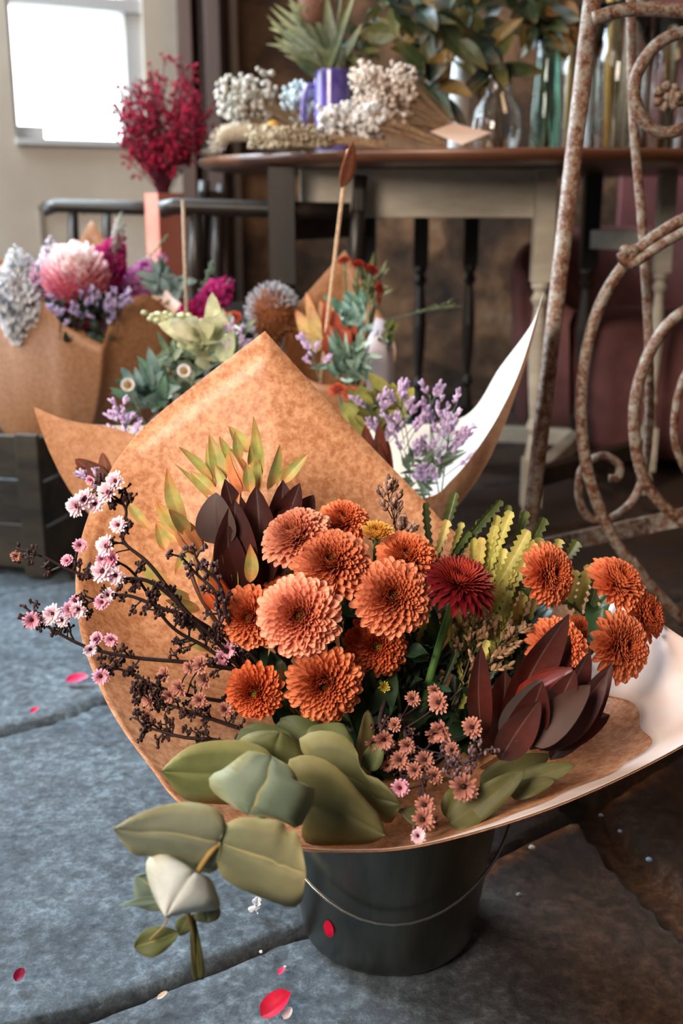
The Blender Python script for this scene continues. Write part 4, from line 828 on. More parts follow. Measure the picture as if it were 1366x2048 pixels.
pleaf(t2, [(560, 1560), (481, 1500), (481, 1477), (516, 1462), (560, 1462), (595, 1482), (610, 1520), (600, 1560)], 4, .79, .80, OL((92, 96, 58), (84, 88, 50)), rib=None)
euc_leaf(t2, (560, 1540, .80), (480, 1460, .82), 130, (C(96, 104, 62), C(84, 92, 52), C(70, 78, 44)), (0, -.6, .8), 'ovate', rib=None)
euc_leaf(t2, (600, 1520, .81), (560, 1440, .84), 140, (C(84, 90, 52), C(72, 80, 44), C(60, 68, 38)), (0, -.7, .7), 'ovate', rib=None)
euc_leaf(t2, (640, 1520, .80), (690, 1450, .82), 110, EO, (0, -.8, .6), 'ovate', rib=None)
euc_leaf(t2, (720, 1560, .80), (735, 1420, .86), 50, (C(100, 90, 52), C(96, 90, 52), C(84, 80, 48)), (.3, -.9, .2), 'ovate', rib=None)
euc_leaf(t2, (735, 1540, .79), (760, 1480, .80), 44, EO, (0, -.9, .3), 'ovate', rib=None)
bs = NECK+V((.03, -.04, .02)); t3 = thing('eucalyptus_branch', bs, 'short olive eucalyptus stem lying low in the right side of the paper', 'foliage')
MB().tube(catmull([bs, P(900, 1560, .82), P(930, 1620, .78)], 6), .002, 8, C(120, 100, 60)).build('stem', M['glauc'], t3)
for a, b_, w_ in (((920, 1640, .77), (1050, 1540, .78), 60), ((900, 1650, .765), (985, 1590, .78), 70), ((1000, 1580, .80), (1150, 1530, .80), 54), ((1020, 1590, .79), (1110, 1560, .79), 40), ((860, 1650, .765), (800, 1620, .77), 40), ((960, 1570, .82), (1100, 1510, .84), 60), ((900, 1640, .78), (930, 1560, .8), 60)):
    euc_leaf(t3, a, b_, w_, (C(86, 84, 48), C(92, 90, 50), C(88, 86, 50)), (R(-.2, .2), -.7, .7), 'ovate', rib=C(110, 100, 60))
# filler foliage deep inside the bouquet
random.seed(77)
for k, (px, py, Y, lab) in enumerate(((640, 1300, .95, 'dark green leafy filler stem deep behind the front chrysanthemums'), (820, 1350, .93, 'dark green leafy filler stem under the red gerbera'), (960, 1420, .92, 'dark green leafy filler stem left of the burgundy leaves'), (500, 1330, .95, 'dark green leafy filler stem behind the left chrysanthemums'), (1080, 1260, .99, 'dark green leafy filler stem below the right chrysanthemums'), (700, 1200, .98, 'dark green leafy filler stem between the upper chrysanthemums'), (760, 1440, .88, 'dark green leafy filler stem above the eucalyptus'), (845, 1240, .99, 'dark green leafy filler stem beside the gerbera stalk'), (870, 1300, .97, 'dark green leafy filler stem around the gerbera stalk'), (930, 1340, .97, 'dark green leafy filler stem under the serrated leaves'))):
    bs = NECK+V((R(-.03, .03), R(-.03, .03), 0)); hd = P(px, py, Y); t = thing('filler_foliage', bs, lab, 'foliage', 'dark leafy filler stems')
    pth = catmull([bs, bs.lerp(hd, .5)+rv(.01), hd], 8); MB().tube(pth, .002, 6, C(50, 70, 40)).build('stem', M['leaf'], t)
    for j in range(22):
        p = pth[random.randint(7, 16)]+rv(.01); d = (rv(1)+V((0, -.2, .5))).normalized(); MB().leaf(p, p+d*R(.035, .06), V((0, -.5, 1))+rv(.4), R(.012, .024), 'ovate', R(-.1, .2), .2, cols=(C(26, 44, 28), C(30, 50, 30), C(38, 58, 34)), wave=.12).build('leaf', M['leaf'], t)


# ------------------------------------------------------------------ middle distance flowers
def stock(base, tip, rpx, cols, lab, seed, n=70, leafc=(C(96, 120, 84),)*3, nm='stock_flower', grp=None, dens_top=.4):
    random.seed(seed); a = P(*base); b_ = P(*tip); r = rpx*mpp(*tip); t = thing(nm, a, lab, 'flower', grp); ax = b_-a
    MB().tube([a, a.lerp(b_, .5), b_], (.003, .0015), 6, C(96, 120, 84)).build('stem', M['leaf'], t)
    mb = MB(); L = ax.length
    for i in range(n):
        u = 1-(i/n)**.8*.55 if L > .1 else R(0, 1); ang = i*2.4; s1 = perp(ax); s2 = ax.normalized().cross(s1); e = s1*math.cos(ang)+s2*math.sin(ang)
        rr = r*min(1, (1-u)*4+.25); c = a+ax*u+e*rr*.55; cc = mix(cols[0], cols[1], R(0, 1))
        for k in range(6):
            d = (e+rv(.9)).normalized(); mb.leaf(c, c+d*rr*.75, ax, rr*.5, 'petal', R(-.3, .4), .4, n=4, cols=(cc, cc, mix(cc, cols[1], .6)), wave=.1)
    mb.build('blossoms', M['petal'], t)
    mb = MB()
    for k in range(5): d = (V((R(-1, 1), R(-1, .3), R(.1, .8)))).normalized(); p = a+ax*R(.1, .5); mb.leaf(p, p+d*r*2.2, V((0, 0, 1)), r*.5, 'lance', .2, .2, cols=leafc)
    mb.build('leaves', M['leaf'], t); return t
def tuft(nm, base, cen, rad, lab, cols, n=24, ln=.05, wd_=.012, seed=1, prof='lance', cat='foliage', mat='leaf', grp=None, up=.4):
    random.seed(seed); a = P(*base); c = P(*cen); t = thing(nm, a, lab, cat, grp)
    MB().tube([a, a.lerp(c, .6)+rv(.01), c], (.0025, .0015), 6, C(90, 104, 70)).build('stem', M['leaf'], t); m = rad*mpp(*cen)
    for i in range(int(n*1.3)):
        p = c+V((R(-1, 1), R(-.6, .6), R(-1, 1)))*m*.8; d = (V((R(-1, 1), R(-1, .2), R(-.5, 1)+up))).normalized()
        MB().leaf(p, p+d*ln*R(.5, .95), V((0, -1, .4))+rv(.4), wd_*R(.8, 1.3), prof, R(-.35, .35), .2, n=7, cols=random.choice(cols)).build('leaf', M[mat], t)
    return t
def bloom_on(nm, base, px, py, Y, rpx, fc, cm, lab, petals=120, open_=1.0, center=C(120, 70, 40), grp=None, seed=1, sq=1.0):
    a = P(*base); hd = P(px, py, Y); r = rpx*mpp(px, py, Y); t = thing(nm, a, lab, 'flower', grp); f_ = face_vec(*fc)
    me = mum_mesh(seed, r, petals, cmid=cm, center=center, open_=open_); inst('bloom', me, None, t, hd, f_.to_track_quat('Z', 'Y'))
    MB().tube(catmull([a, a.lerp(hd, .5)+V((.0, 0, .01)), hd-f_*r*.3], 6), .002, 6, C(96, 110, 76)).build('stem', M['leaf'], t); return t
CB = (100, 760, 1.86)
# crate bouquet
YS = .28
def protea(px, py, Y, r_, base, lab, seed=5):
    random.seed(seed); a = P(*base); hd = P(px, py, Y); r = r_*mpp(px, py, Y); t = thing('protea', a, lab, 'flower'); q = face_vec(.05, -.45, 1).to_track_quat('Z', 'Y'); mb = MB()
    for i in range(300):
        u = (i+.5)/300; ang = i*2.4; ph = math.radians(8+118*u**.8); e = V((math.cos(ang), math.sin(ang), 0)); n_ = e*math.sin(ph)+V((0, 0, math.cos(ph)))
        p = n_*r*.86; d = (n_+V((0, 0, .9))*math.sin(ph)).normalized(); k = min(1, max(0, (u-.18)*2.2)); cc = mix(C(244, 226, 222), C(216, 108, 130), k)
        mb.leaf(hd+q@(p-d*r*.2), hd+q@(p+d*r*R(.2, .42)+rv(r*.06)), q@n_, r*.2, 'petal', R(-.1, .2), .25, n=4, cols=(mix(cc, C(186, 70, 96), .4), cc, mix(cc, C(250, 226, 226), .35)))
    mb.ball(hd, r*.84, 14, 8, C(196, 90, 110)); mb.build('bloom', M['petal'], t)
    MB().tube([a, hd-V((0, 0, r*.8))], .005, 8, C(96, 110, 76)).build('stem', M['leaf'], t)
protea(152, 556, 1.72, 60, CB, 'big round pink protea bloom with white crown in the crate bouquet')
MG = (C(150, 24, 92), C(214, 70, 148)); WH = (C(206, 206, 208), C(240, 238, 240)); PKW = (C(206, 150, 190), C(232, 200, 222))
stock(CB, (243, 470, 1.76), 34, MG, 'magenta stock spike with pale top right of the pink protea', 1, 110)
stock((220, 560, 1.76), (243, 425, 1.76), 11, (C(150, 160, 130), C(210, 200, 200)), 'slim green unopened stock tip above the magenta spike', 2, 40)
stock(CB, (330, 510, 1.8), 30, (C(170, 60, 140), C(224, 160, 206)), 'pinkish purple stock right of the magenta spike', 3, 70)
stock(CB, (335, 470, 1.82), 10, (C(150, 160, 130), C(206, 206, 190)), 'thin pale green flower tip above the purple stock', 4, 30)
stock(CB, (100, 475, 1.8), 24, (C(214, 200, 220), C(244, 236, 244)), 'pale pink-white stock behind the protea', 5, 70)
stock(CB, (28, 495, 1.74), 34, WH, 'white stock cluster at the far left edge', 6, 90)
stock(CB, (-10, 535, 1.7), 34, WH, 'white stock cluster cut by the left picture edge', 7, 80)
stock(CB, (75, 530, 1.72), 26, PKW, 'small pale pink stock left of the protea', 8, 60)
stock(CB, (55, 560, 1.7), 24, WH, 'white stock low beside the protea', 9, 60)
stock((330, 720, 1.8), (462, 556, 1.78), 27, MG, 'magenta stock leaning right beside the brown woolly flower', 10, 60)
stock((330, 720, 1.8), (398, 604, 1.78), 24, (C(170, 10, 70), C(214, 30, 110)), 'deep pink stock low beside the table leg', 11, 50)
stock((400, 600, 1.8), (425, 520, 1.79), 8, (C(120, 140, 110), C(160, 176, 150)), 'small green bud tip over the magenta stock', 12, 24)
for k, (bx, by, tx, ty, sd) in enumerate(((120, 680, 120, 600, 81), (160, 690, 165, 590, 82), (210, 690, 205, 590, 83), (230, 680, 245, 590, 84))):
    sprig('statice_sprig', P(bx, by, 1.7), P(tx, ty, 1.68), ('lilac statice sprig under the left side of the protea', 'lilac statice sprig just below the protea', 'lilac statice sprig in the paper notch', 'lilac statice sprig under the magenta stock')[k], (C(150, 130, 180), C(214, 196, 226)), 12, .9, .009, sd, dens=9, stemc=C(60, 74, 60), grp='statice under the protea')
tuft('foliage_sprig', CB, (170, 640, 1.72), 60, 'dark green leaves in the notch of the crate paper', [(C(36, 50, 38),)*3, (C(50, 66, 50),)*3], 40, .05, .016, 13)
tuft('foliage_sprig', CB, (330, 570, 1.76), 32, 'silvery blue-grey leaves beside the purple stock', [(C(126, 144, 140),)*3, (C(150, 170, 166),)*3, (C(90, 110, 92),)*3], 22, .05, .016, 14, prof='ovate')
stock(CB, (340, 600, 1.8), 22, (C(200, 130, 110), C(226, 170, 150)), 'small peach blossom cluster at the paper edge in the crate', 15, 30)
YS = 0.0
# pale foliage bouquet
MBB = (440, 850, 1.8)
tuft('foliage_sprig', MBB, (415, 690, 1.62), 42, 'large cream green leaves behind the left slope of the front paper', [(C(200, 198, 160),)*3, (C(216, 212, 180),)*3, (C(176, 184, 146),)*3], 16, .07, .034, 16, prof='ovate')
tuft('foliage_sprig', MBB, (350, 750, 1.66), 60, 'grey green narrow leaves right of the crate', [(C(120, 132, 104),)*3, (C(150, 160, 134),)*3, (C(84, 98, 74),)*3], 44, .06, .013, 17)
tuft('foliage_sprig', MBB, (300, 790, 1.6), 40, 'teal tinged green leaves beside the crate corner', [(C(116, 138, 130),)*3, (C(70, 96, 74),)*3, (C(90, 120, 96),)*3], 22, .06, .016, 18, prof='ovate')
tuft('foliage_sprig', MBB, (460, 690, 1.7), 40, 'mixed green leaves behind the paper peak at left', [(C(120, 136, 104),)*3, (C(90, 110, 84),)*3, (C(160, 170, 140),)*3], 30, .05, .014, 19)
for k, (x, y) in enumerate(((256, 770), (368, 742), (222, 872))):
    a = P(x+60, y+120, 1.6); c = P(x, y, 1.56); t = thing('scabiosa_pod', a, ('pale papery scabiosa pod standing left of the paper slope', 'pale papery scabiosa pod beside the grey green leaves', 'lowest papery scabiosa pod over the left paper corner')[k], 'flower', 'papery scabiosa pods')
    mb = MB(); q = V((.1, -1, .3)).to_track_quat('Z', 'Y')
    for j in range(18):
        e = V((math.cos(j*2*PI/18), math.sin(j*2*PI/18), 0)); mb.leaf(c+q@(e*.004), c+q@(e*.010+V((0, 0, .004))), q@V((0, 0, 1)), .005, 'petal', .1, .2, n=4, cols=(C(170, 160, 140), C(214, 206, 200), C(226, 220, 220)))
    mb.build('papery_rim', M['dry'], t); MB().ball(c, .005, 10, 7, C(150, 120, 70)).build('seed_head', M['dry'], t)
    MB().tube(catmull([a, a.lerp(c, .5)+rv(.006), c], 6), .001, 5, C(120, 126, 96)).build('stem', M['leaf'], t)
# woolly banksia
a = P(560, 760, 1.82); c = P(545, 628, 1.8); t = thing('banksia_flower', a, 'woolly banksia flower, grey fluff on top and brown sides, behind the paper peak', 'flower'); random.seed(90)
mm = mpp(545, 628, 1.8); mb = MB(); mg = MB(); mb.ball(c, 46*mm, 14, 10, C(120, 70, 42), (1, 1, 1.15))
for i in range(900):
    ph = math.acos(R(-1, 1)); th = R(0, 2*PI); n_ = V((math.sin(ph)*math.cos(th), math.sin(ph)*math.sin(th), math.cos(ph)*1.15)); p = c+n_*46*mm; d = (n_+rv(.5)+V((0, 0, .3))).normalized()
    g = n_.z > .35 or n_.x < -.6; (mg if g else mb).leaf(p-d*.004, p+d*R(.006, .014), rv(1), .0022, 'petal', .2, .2, n=3, cols=((C(130, 126, 128), C(160, 156, 160), C(184, 182, 190)) if g else (C(90, 50, 30), C(132, 82, 52), C(156, 104, 72))))
mb.build('brown_cone', M['dry'], t); mg.build('grey_fluff', M['dry'], t); MB().tube([a, c], .004, 8, C(90, 70, 50)).build('stem', M['leaf'], t)
for k, (x, y, r_) in enumerate(((448, 640, 20), (468, 634, 16), (440, 655, 14))): bloom_on('button_flower', (450, 800, 1.8), x, y, 1.76, r_, (0, -.8, .6), (C(180, 66, 46), C(206, 96, 70)), ('coral button flower left of the woolly banksia', 'smaller coral button flower touching the woolly banksia', 'lowest coral button flower left of the woolly banksia')[k], 60, seed=91+k, grp='coral button flowers by the banksia')
random.seed(95); pp = catmull([P(480, 760, 1.72), P(430, 670, 1.7), P(380, 640, 1.68), P(300, 634, 1.66)], 10); t = thing('beaded_foliage', pp[0], 'arching strand of pale bead-like leaves over the crate paper', 'foliage'); MB().tube(pp, .0012, 5, C(140, 140, 100)).build('stem', M['leaf'], t); mb = MB()
for p in pp[8:]:
    for k in range(3): mb.ball(p+rv(.007), .0058, 7, 5, mix(C(176, 176, 120), C(206, 204, 160), R(0, 1)), (1, 1, .7))
mb.build('beads', M['leaf'], t)
# red button group
RB = (705, 820, 1.82)
RED = (C(128, 26, 18), C(176, 58, 38))
for k, (x, y, r_, f_) in enumerate(((688, 520, 15, (-.3, -.3, 1)), (716, 527, 15, (.1, -.4, 1)), (744, 540, 18, (.5, -.5, .7)), (758, 578, 17, (.9, -.5, .2)), (700, 598, 12, (-.2, -.8, .5)), (757, 600, 11, (.9, -.3, 0)))):
    bloom_on('button_flower', RB, x, y, 1.76, r_, f_, RED, ('red button flower, leftmost of the arching row', 'red button flower, second in the arching row', 'red button flower at the bend of the arching row', 'red button flower facing right on the arching row', 'single red button flower inside the arch', 'lowest red button flower at the right of the arch')[k], 60, seed=100+k, open_=.9, grp='red button flowers in an arch')
for k, (x, y) in enumerate(((676, 778), (706, 786))): bloom_on('button_flower', (690, 880, 1.6), x, y, 1.52, 22, (0, -.4, .9), (C(190, 80, 56), C(216, 116, 88)), ('coral button flower over the right slope of the front paper', 'coral button flower right of its twin on the paper slope')[k], 70, seed=110+k, grp='coral button flowers over the paper slope')
leucadendron(P(*RB), P(640, 640, 1.74), 'cream and pink cone-leaved leucadendron behind the right paper slope', 0, (C(190, 170, 110), C(206, 180, 120), C(206, 140, 110)), seed=120, prof='ovate', explicit=[(625, 690, 592, 620, 1.74, 26), (630, 690, 612, 585, 1.75, 20), (640, 690, 622, 610, 1.73, 26), (650, 690, 640, 600, 1.74, 22), (655, 680, 665, 610, 1.74, 20), (640, 700, 600, 660, 1.72, 24)])
leucadendron(P(*RB), P(675, 660, 1.72), 'rust red leucadendron between cream leaves and teal leaves', 0, (C(120, 40, 28), C(160, 64, 44), C(176, 84, 58)), seed=121, prof='ovate', explicit=[(665, 700, 650, 600, 1.73, 28), (670, 700, 668, 620, 1.72, 30), (680, 700, 690, 640, 1.71, 34), (675, 705, 700, 660, 1.7, 34), (665, 710, 660, 650, 1.7, 34), (690, 700, 712, 650, 1.72, 24)])
tuft('foliage_sprig', RB, (705, 640, 1.72), 30, 'bright teal green leaves inside the red button arch', [(C(130, 164, 150),)*3, (C(160, 190, 178),)*3, (C(90, 130, 110),)*3], 20, .05, .013, 122, prof='ovate')
tuft('foliage_sprig', RB, (700, 730, 1.66), 42, 'grey green thin leaves behind the right paper slope', [(C(120, 144, 126),)*3, (C(150, 170, 150),)*3, (C(70, 92, 72),)*3], 46, .05, .009, 123)
tuft('foliage_sprig', RB, (740, 580, 1.8), 30, 'olive twigs and leaves around the red button arch', [(C(120, 124, 84),)*3, (C(96, 104, 66),)*3], 26, .05, .008, 124)
tuft('foliage_sprig', RB, (765, 680, 1.74), 26, 'small olive leaves on the lilac white sleeve', [(C(96, 104, 50),)*3, (C(70, 84, 44),)*3], 20, .03, .01, 125)
sprig('wispy_branch', P(770, 640, 1.78), P(900, 612, 1.8), 'wispy green branch pointing right towards the dark table legs', (C(84, 84, 56), C(110, 108, 74)), 10, .4, .005, 126, cat='foliage')
sprig('statice_sprig', P(640, 760, 1.55), P(620, 680, 1.56), 'lilac statice sprig peeking over the right paper slope', LIL, 10, .9, .008, 127, dens=9)
sprig('statice_sprig', P(480, 740, 1.6), P(465, 650, 1.6), 'lilac statice sprig peeking over the left paper slope', LIL, 10, .9, .008, 128, dens=9)
tuft('foliage_sprig', (760, 950, 1.45), (760, 840, 1.44), 44, 'yellow green round leaves behind the statice of the second bouquet', [(C(140, 136, 66),)*3, (C(166, 158, 84),)*3, (C(110, 112, 56),)*3], 18, .055, .026, 129, prof='ovate')
leucadendron(P(760, 1000, 1.4), P(745, 900, 1.32), 'brown red leaves poking past the right slope of the front paper', 0, (C(96, 44, 32), C(126, 62, 44), C(116, 60, 44)), seed=130, prof='ovate', explicit=[(760, 960, 730, 850, 1.34, 34), (765, 970, 758, 845, 1.33, 32), (770, 975, 775, 880, 1.33, 30), (760, 975, 748, 880, 1.32, 34)])
tuft('foliage_sprig', (860, 1020, 1.36), (845, 950, 1.37), 50, 'grey green fine foliage among the statice in the paper notch', [(C(120, 136, 110),)*3, (C(90, 104, 80),)*3], 40, .04, .006, 131)
# tag on a pick
a = P(655, 640, 1.7); b_ = P(692, 330, 1.62); t = thing('wooden_pick', a, 'thin wooden pick with a brown leaf-shaped tag rising over the flowers', 'flower pick')
MB().tube([P(640, 780, 1.74), a, b_, P(697, 300, 1.61)], .0028, 8, C(206, 170, 136)).build('stick', M['dry'], t)
MB().leaf(P(683, 376, 1.615), P(706, 282, 1.61), V((.75, -.6, 0)), .034, 'lance', .04, .1, n=12, cols=(C(150, 92, 66),)*3).build('tag', M['dry'], t, solid=.001)
a = P(375, 640, 1.78); tag(MB().tube([P(378, 760, 1.82), P(366, 400, 1.8)], .003, 8, C(170, 150, 130)).build('wooden_pick', M['dry'], org=a), 'bare thin wooden pick standing beside the copper vase', 'flower pick')

# ------------------------------------------------------------------ copper vase with dyed dried flowers
vx, vy = P(327, 450, 2.48).x, 2.5; random.seed(140)
t = thing('vase_stand', (vx, vy, 0), 'small slim dark stand under the copper vase between the armchairs', 'stand')
MB().lathe([(0, .43), (.044, .43), (.047, .436), (.047, .45), (.044, .455), (0, .455)], (vx, vy, 0), 32).build('seat', M['wood_dark'], t)
for k in range(3): aa = k*2.1+.5; MB().tube([(vx+math.cos(aa)*.04, vy+math.sin(aa)*.04, .002), (vx+math.cos(aa)*.03, vy+math.sin(aa)*.03, .435)], .008, 8).build('leg', M['wood_dark'], t)
t = thing('copper_vase', (vx, vy, .456), 'square copper pink vase holding crimson dried flowers', 'vase')
hv = .031; top = P(327, 386, 2.48).z; mb = MB(); rr_ = math.radians(38)
for a_, b_ in (((-hv, -hv), (hv, -hv+.002)), ((-hv, hv-.002), (hv, hv)), ((-hv, -hv), (-hv+.002, hv)), ((hv-.002, -hv), (hv, hv))): mb.box((vx+a_[0], vy+a_[1], .457), (vx+b_[0], vy+b_[1], top), rot=rr_, piv=(vx, vy, 0))
mb.box((vx-hv, vy-hv, .457), (vx+hv, vy+hv, .462), rot=rr_, piv=(vx, vy, 0)); mb.build('body', M['copper'], t, smooth=False)
t = thing('dried_flower_bunch', (vx, vy, .47), 'crimson dyed dried flower bunch in the copper vase in front of the bright window', 'flowers'); st_ = MB(); fm = MB()
b0 = V((vx, vy, .5)); neck = V((vx, vy, top))
for i in range(125):
    px = 318+R(-1, 1)*100; py = 225-R(-1, 1)*110
    while ((px-318)/105)**2+((py-225)/118)**2 > 1: px = 318+R(-1, 1)*105; py = 225-R(-1, 1)*115
    e = P(px, py, 2.5+R(-.1, .1)); k = neck+rv(.012); st_.tube([b0, k, k.lerp(e, .6)+rv(.01), e], .0009, 4, C(90, 30, 40), cap=False)
    for j in range(9):
        q = k.lerp(e, R(.55, 1.0)); e2 = q+(rv(1)+V((0, 0, .6))).normalized()*R(.01, .03); st_.tube([q, e2], .0005, 3, C(110, 20, 40), cap=False)
        for z in range(2): fm.ball(e2+rv(.004), R(.002, .0036), 5, 4, mix(C(92, 12, 34), C(190, 40, 72), R(0, 1)), (1, 1, 1.3))
st_.build('stems', M['dry'], t); tag(fm.build('florets', M['dry'], t), kind='stuff')

# ------------------------------------------------------------------ on the table
ZT = TZ+.0012
def onT(px, Y): return V((P(px, 280, Y).x, Y, ZT))
def vase(px, Y, prof, mat, lab, nm='glass_vase', cat='vase', thick=.0025, grp=None):
    c = onT(px, Y); t = thing(nm, c, lab, cat, grp); zt_ = prof[-1][1]
    pr = [(0, 0)]+prof+[(r-thick, z) for r, z in reversed(prof[1:])]+[(prof[0][0]-thick, thick*1.5), (0, thick*1.5)]
    MB().lathe(pr, c, 40).build('body', M[mat], t); return t, c
z_at = lambda py, px, Y: P(px, py, Y).z-ZT
mugY = 2.3; hm = z_at(140, 665, mugY); rm_ = 36*mpp(665, 200, mugY)
t, c = vase(665, mugY, [(rm_*.92, 0), (rm_, .004), (rm_, hm*.5), (rm_, hm-.003), (rm_*.99, hm)], 'mug', 'purple blue glazed mug holding proteas on the oval table', 'mug', 'mug', .004)
MB().tube(catmull([c+V((-rm_*.97, 0, hm*.82)), c+V((-rm_*1.45, 0, hm*.78)), c+V((-rm_*1.62, 0, hm*.5)), c+V((-rm_*1.4, 0, hm*.25)), c+V((-rm_*.97, 0, hm*.2))], 6), .0055, 10).build('handle', M['mug'], t)
mugc = c; mugh = hm
random.seed(150)
for k, (hx, hy, lab) in enumerate(((628, 15, 'king protea with brownish pink head standing in the mug'), (690, -40, 'second protea mostly above the picture edge in the mug'))):
    a = mugc+V((R(-.008, .008), 0, .02)); hd = P(hx, hy, 2.28); t = thing('protea', a, lab, 'flower'); MB().tube([a, mugc+V((0, 0, mugh)), hd], .004, 8, C(120, 120, 70)).build('stem', M['leaf'], t)
    mb = MB(); r = .036; mb.ball(hd, r*.8, 14, 9, C(120, 84, 66), (1, 1, 1.2))
    for i in range(120):
        u = i/120; ph = math.radians(10+100*u); ang = i*2.4; e = V((math.cos(ang), math.sin(ang), 0)); n_ = e*math.sin(ph)+V((0, 0, math.cos(ph)*1.2)); mb.leaf(hd+n_*r*.6, hd+n_*r*.85+V((0, 0, r*.35)), n_, r*.3, 'petal', 0, .2, n=4, cols=(C(120, 76, 62), C(150, 104, 88), C(170, 126, 110)))
    mb.build('bloom', M['petal'], t)
for k in range(34):
    pass
t = thing('protea_foliage', mugc+V((0, 0, .02)), 'silvery green protea leaves with cream edges fanning out of the mug', 'foliage'); MB().tube([mugc+V((0, 0, .02)), mugc+V((0, 0, mugh+.02))], .004, 8, C(120, 120, 70)).build('stem', M['leaf'], t)
for k in range(40):
    a = mugc+V((R(-.02, .02), R(-.015, .015), mugh*R(.8, 1.3))); tx = 628+R(-1, 1)*100; ty = R(-40, 120)
    if k % 3 == 0: tx = R(528, 600); ty = R(0, 110)
    e = P(tx, ty, 2.28+R(-.05, .05)); MB().leaf(a, e, V((R(-.5, .5), -1, .2)), .017, 'lance', R(-.2, .05), .2, n=9, cols=(C(120, 124, 84), random.choice((C(120, 132, 110), C(150, 160, 146), C(84, 100, 74))), C(176, 176, 130)), rib=C(170, 164, 110)).build('leaf', M['leaf'], t)
# glass things
t, c1 = vase(992, 2.25, [(.036, 0), (.046, .01), (.05, .045), (.044, .08), (.026, .105), (.024, .12), (.027, z_at(130, 992, 2.25))], 'glass', 'round clear glass jar with narrow neck behind the white card')
t, c2 = vase(1090, 2.4, [(.03, 0), (.034, .01), (.032, .1), (.026, .18), (.03, z_at(55, 1090, 2.4))], 'gglass', 'tall green glass vase beside the round jar')
t, c3 = vase(917, 2.45, [(.02, 0), (.022, .01), (.021, .12), (.019, z_at(78, 917, 2.45))], 'white', 'slim white cylinder vase behind the hanging leaves')
t, c4 = vase(1235, 2.3, [(.05, 0), (.053, .006), (.053, .15), (.054, z_at(10, 1235, 2.3))], 'glass', 'wide clear glass cylinder behind the iron trellis')
t, c5 = vase(1150, 2.55, [(.04, 0), (.043, .006), (.043, .15), (.044, z_at(20, 1150, 2.55))], 'glass', 'clear glass cylinder behind the trellis upright')
t, c6 = vase(1330, 2.55, [(.04, 0), (.043, .006), (.043, .15), (.044, z_at(20, 1330, 2.55))], 'glass', 'clear glass cylinder seen through the iron rosette scroll')
random.seed(160)
for cc_, nn2, lab in ((c4, 5, 'tan and pale cut stems standing in the wide glass cylinder'), (c5, 3, 'brown cut stems in the glass cylinder behind the upright'), (c6, 3, 'pale cut stems in the glass seen through the rosette scroll')):
    t = thing('cut_branches', cc_+V((0, 0, .006)), lab, 'stems')
    for k in range(nn2):
        x = R(-.03, .03); MB().tube([cc_+V((x, R(-.02, .02), .008)), cc_+V((x+R(-.012, .012), R(-.02, .02), .3))], R(.004, .008), 8, random.choice((C(200, 190, 170), C(150, 112, 56), C(120, 110, 70), C(186, 150, 84)))).build('stem', M['dry'], t)
def leafy(base, pts, lab, seed, n=22, cols=None, ln=.085, wd_=.036, grp='big-leaved olive branches in the glass vases'):
    random.seed(seed); pth = catmull([base]+[P(*p) for p in pts], 8); t = thing('leafy_branch', base, lab, 'foliage', grp); MB().tube(pth, (.004, .002), 7, C(96, 70, 44)).build('stem', M['leaf'], t)
    for i in range(n):
        p = random.choice(pth[7:])+rv(.012); d = V((R(-1, 1), R(-.8, .6), R(-1, .7))).normalized(); c_ = random.choice(cols or (C(44, 62, 40), C(60, 74, 44), C(90, 92, 48), C(34, 50, 44), C(120, 96, 50)))
        MB().leaf(p, p+d*ln*R(.7, 1.15), V((0, -1, .3))+rv(.5), wd_*R(.7, 1.1), 'ovate', R(-.2, .2), .15, n=9, cols=(c_, c_, mix(c_, C(150, 110, 60), .3)), rib=mix(c_, C(170, 160, 100), .4), wave=.06).build('leaf', M['leaf'], t)
leafy(c1+V((0, 0, .01)), [(980, 120, 2.25), (900, 60, 2.2), (830, 20, 2.2), (760, 10, 2.2)], 'olive big-leaved branch leaning left out of the round jar', 161, 30)
leafy(c1+V((.01, 0, .01)), [(992, 120, 2.25), (960, 50, 2.25), (930, -20, 2.25)], 'olive big-leaved branch standing upright in the round jar', 162, 30)
leafy(c2+V((0, 0, .01)), [(1090, 60, 2.4), (1050, 10, 2.4), (1000, -30, 2.4)], 'olive big-leaved branch rising from the green vase', 163, 26)
leafy(c2+V((.005, 0, .01)), [(1092, 60, 2.4), (1120, 10, 2.4), (1150, 0, 2.4)], 'brownish leaved branch leaning right from the green vase', 164, 20, (C(130, 92, 40), C(96, 84, 44), C(70, 70, 44)))
leafy(c3+V((0, 0, .01)), [(905, 90, 2.45), (850, 90, 2.3), (800, 70, 2.25), (860, 150, 2.2), (890, 200, 2.2)], 'drooping olive branch whose leaves hang over the dried bunch', 165, 30)
leafy(mugc+V((.01, .01, .02)), [(690, 130, 2.3), (730, 60, 2.35), (760, 20, 2.4)], 'dark leafy twig between the proteas and the glass jars', 166, 26, (C(70, 84, 60), C(96, 100, 50), C(50, 66, 50)), .06, .022)
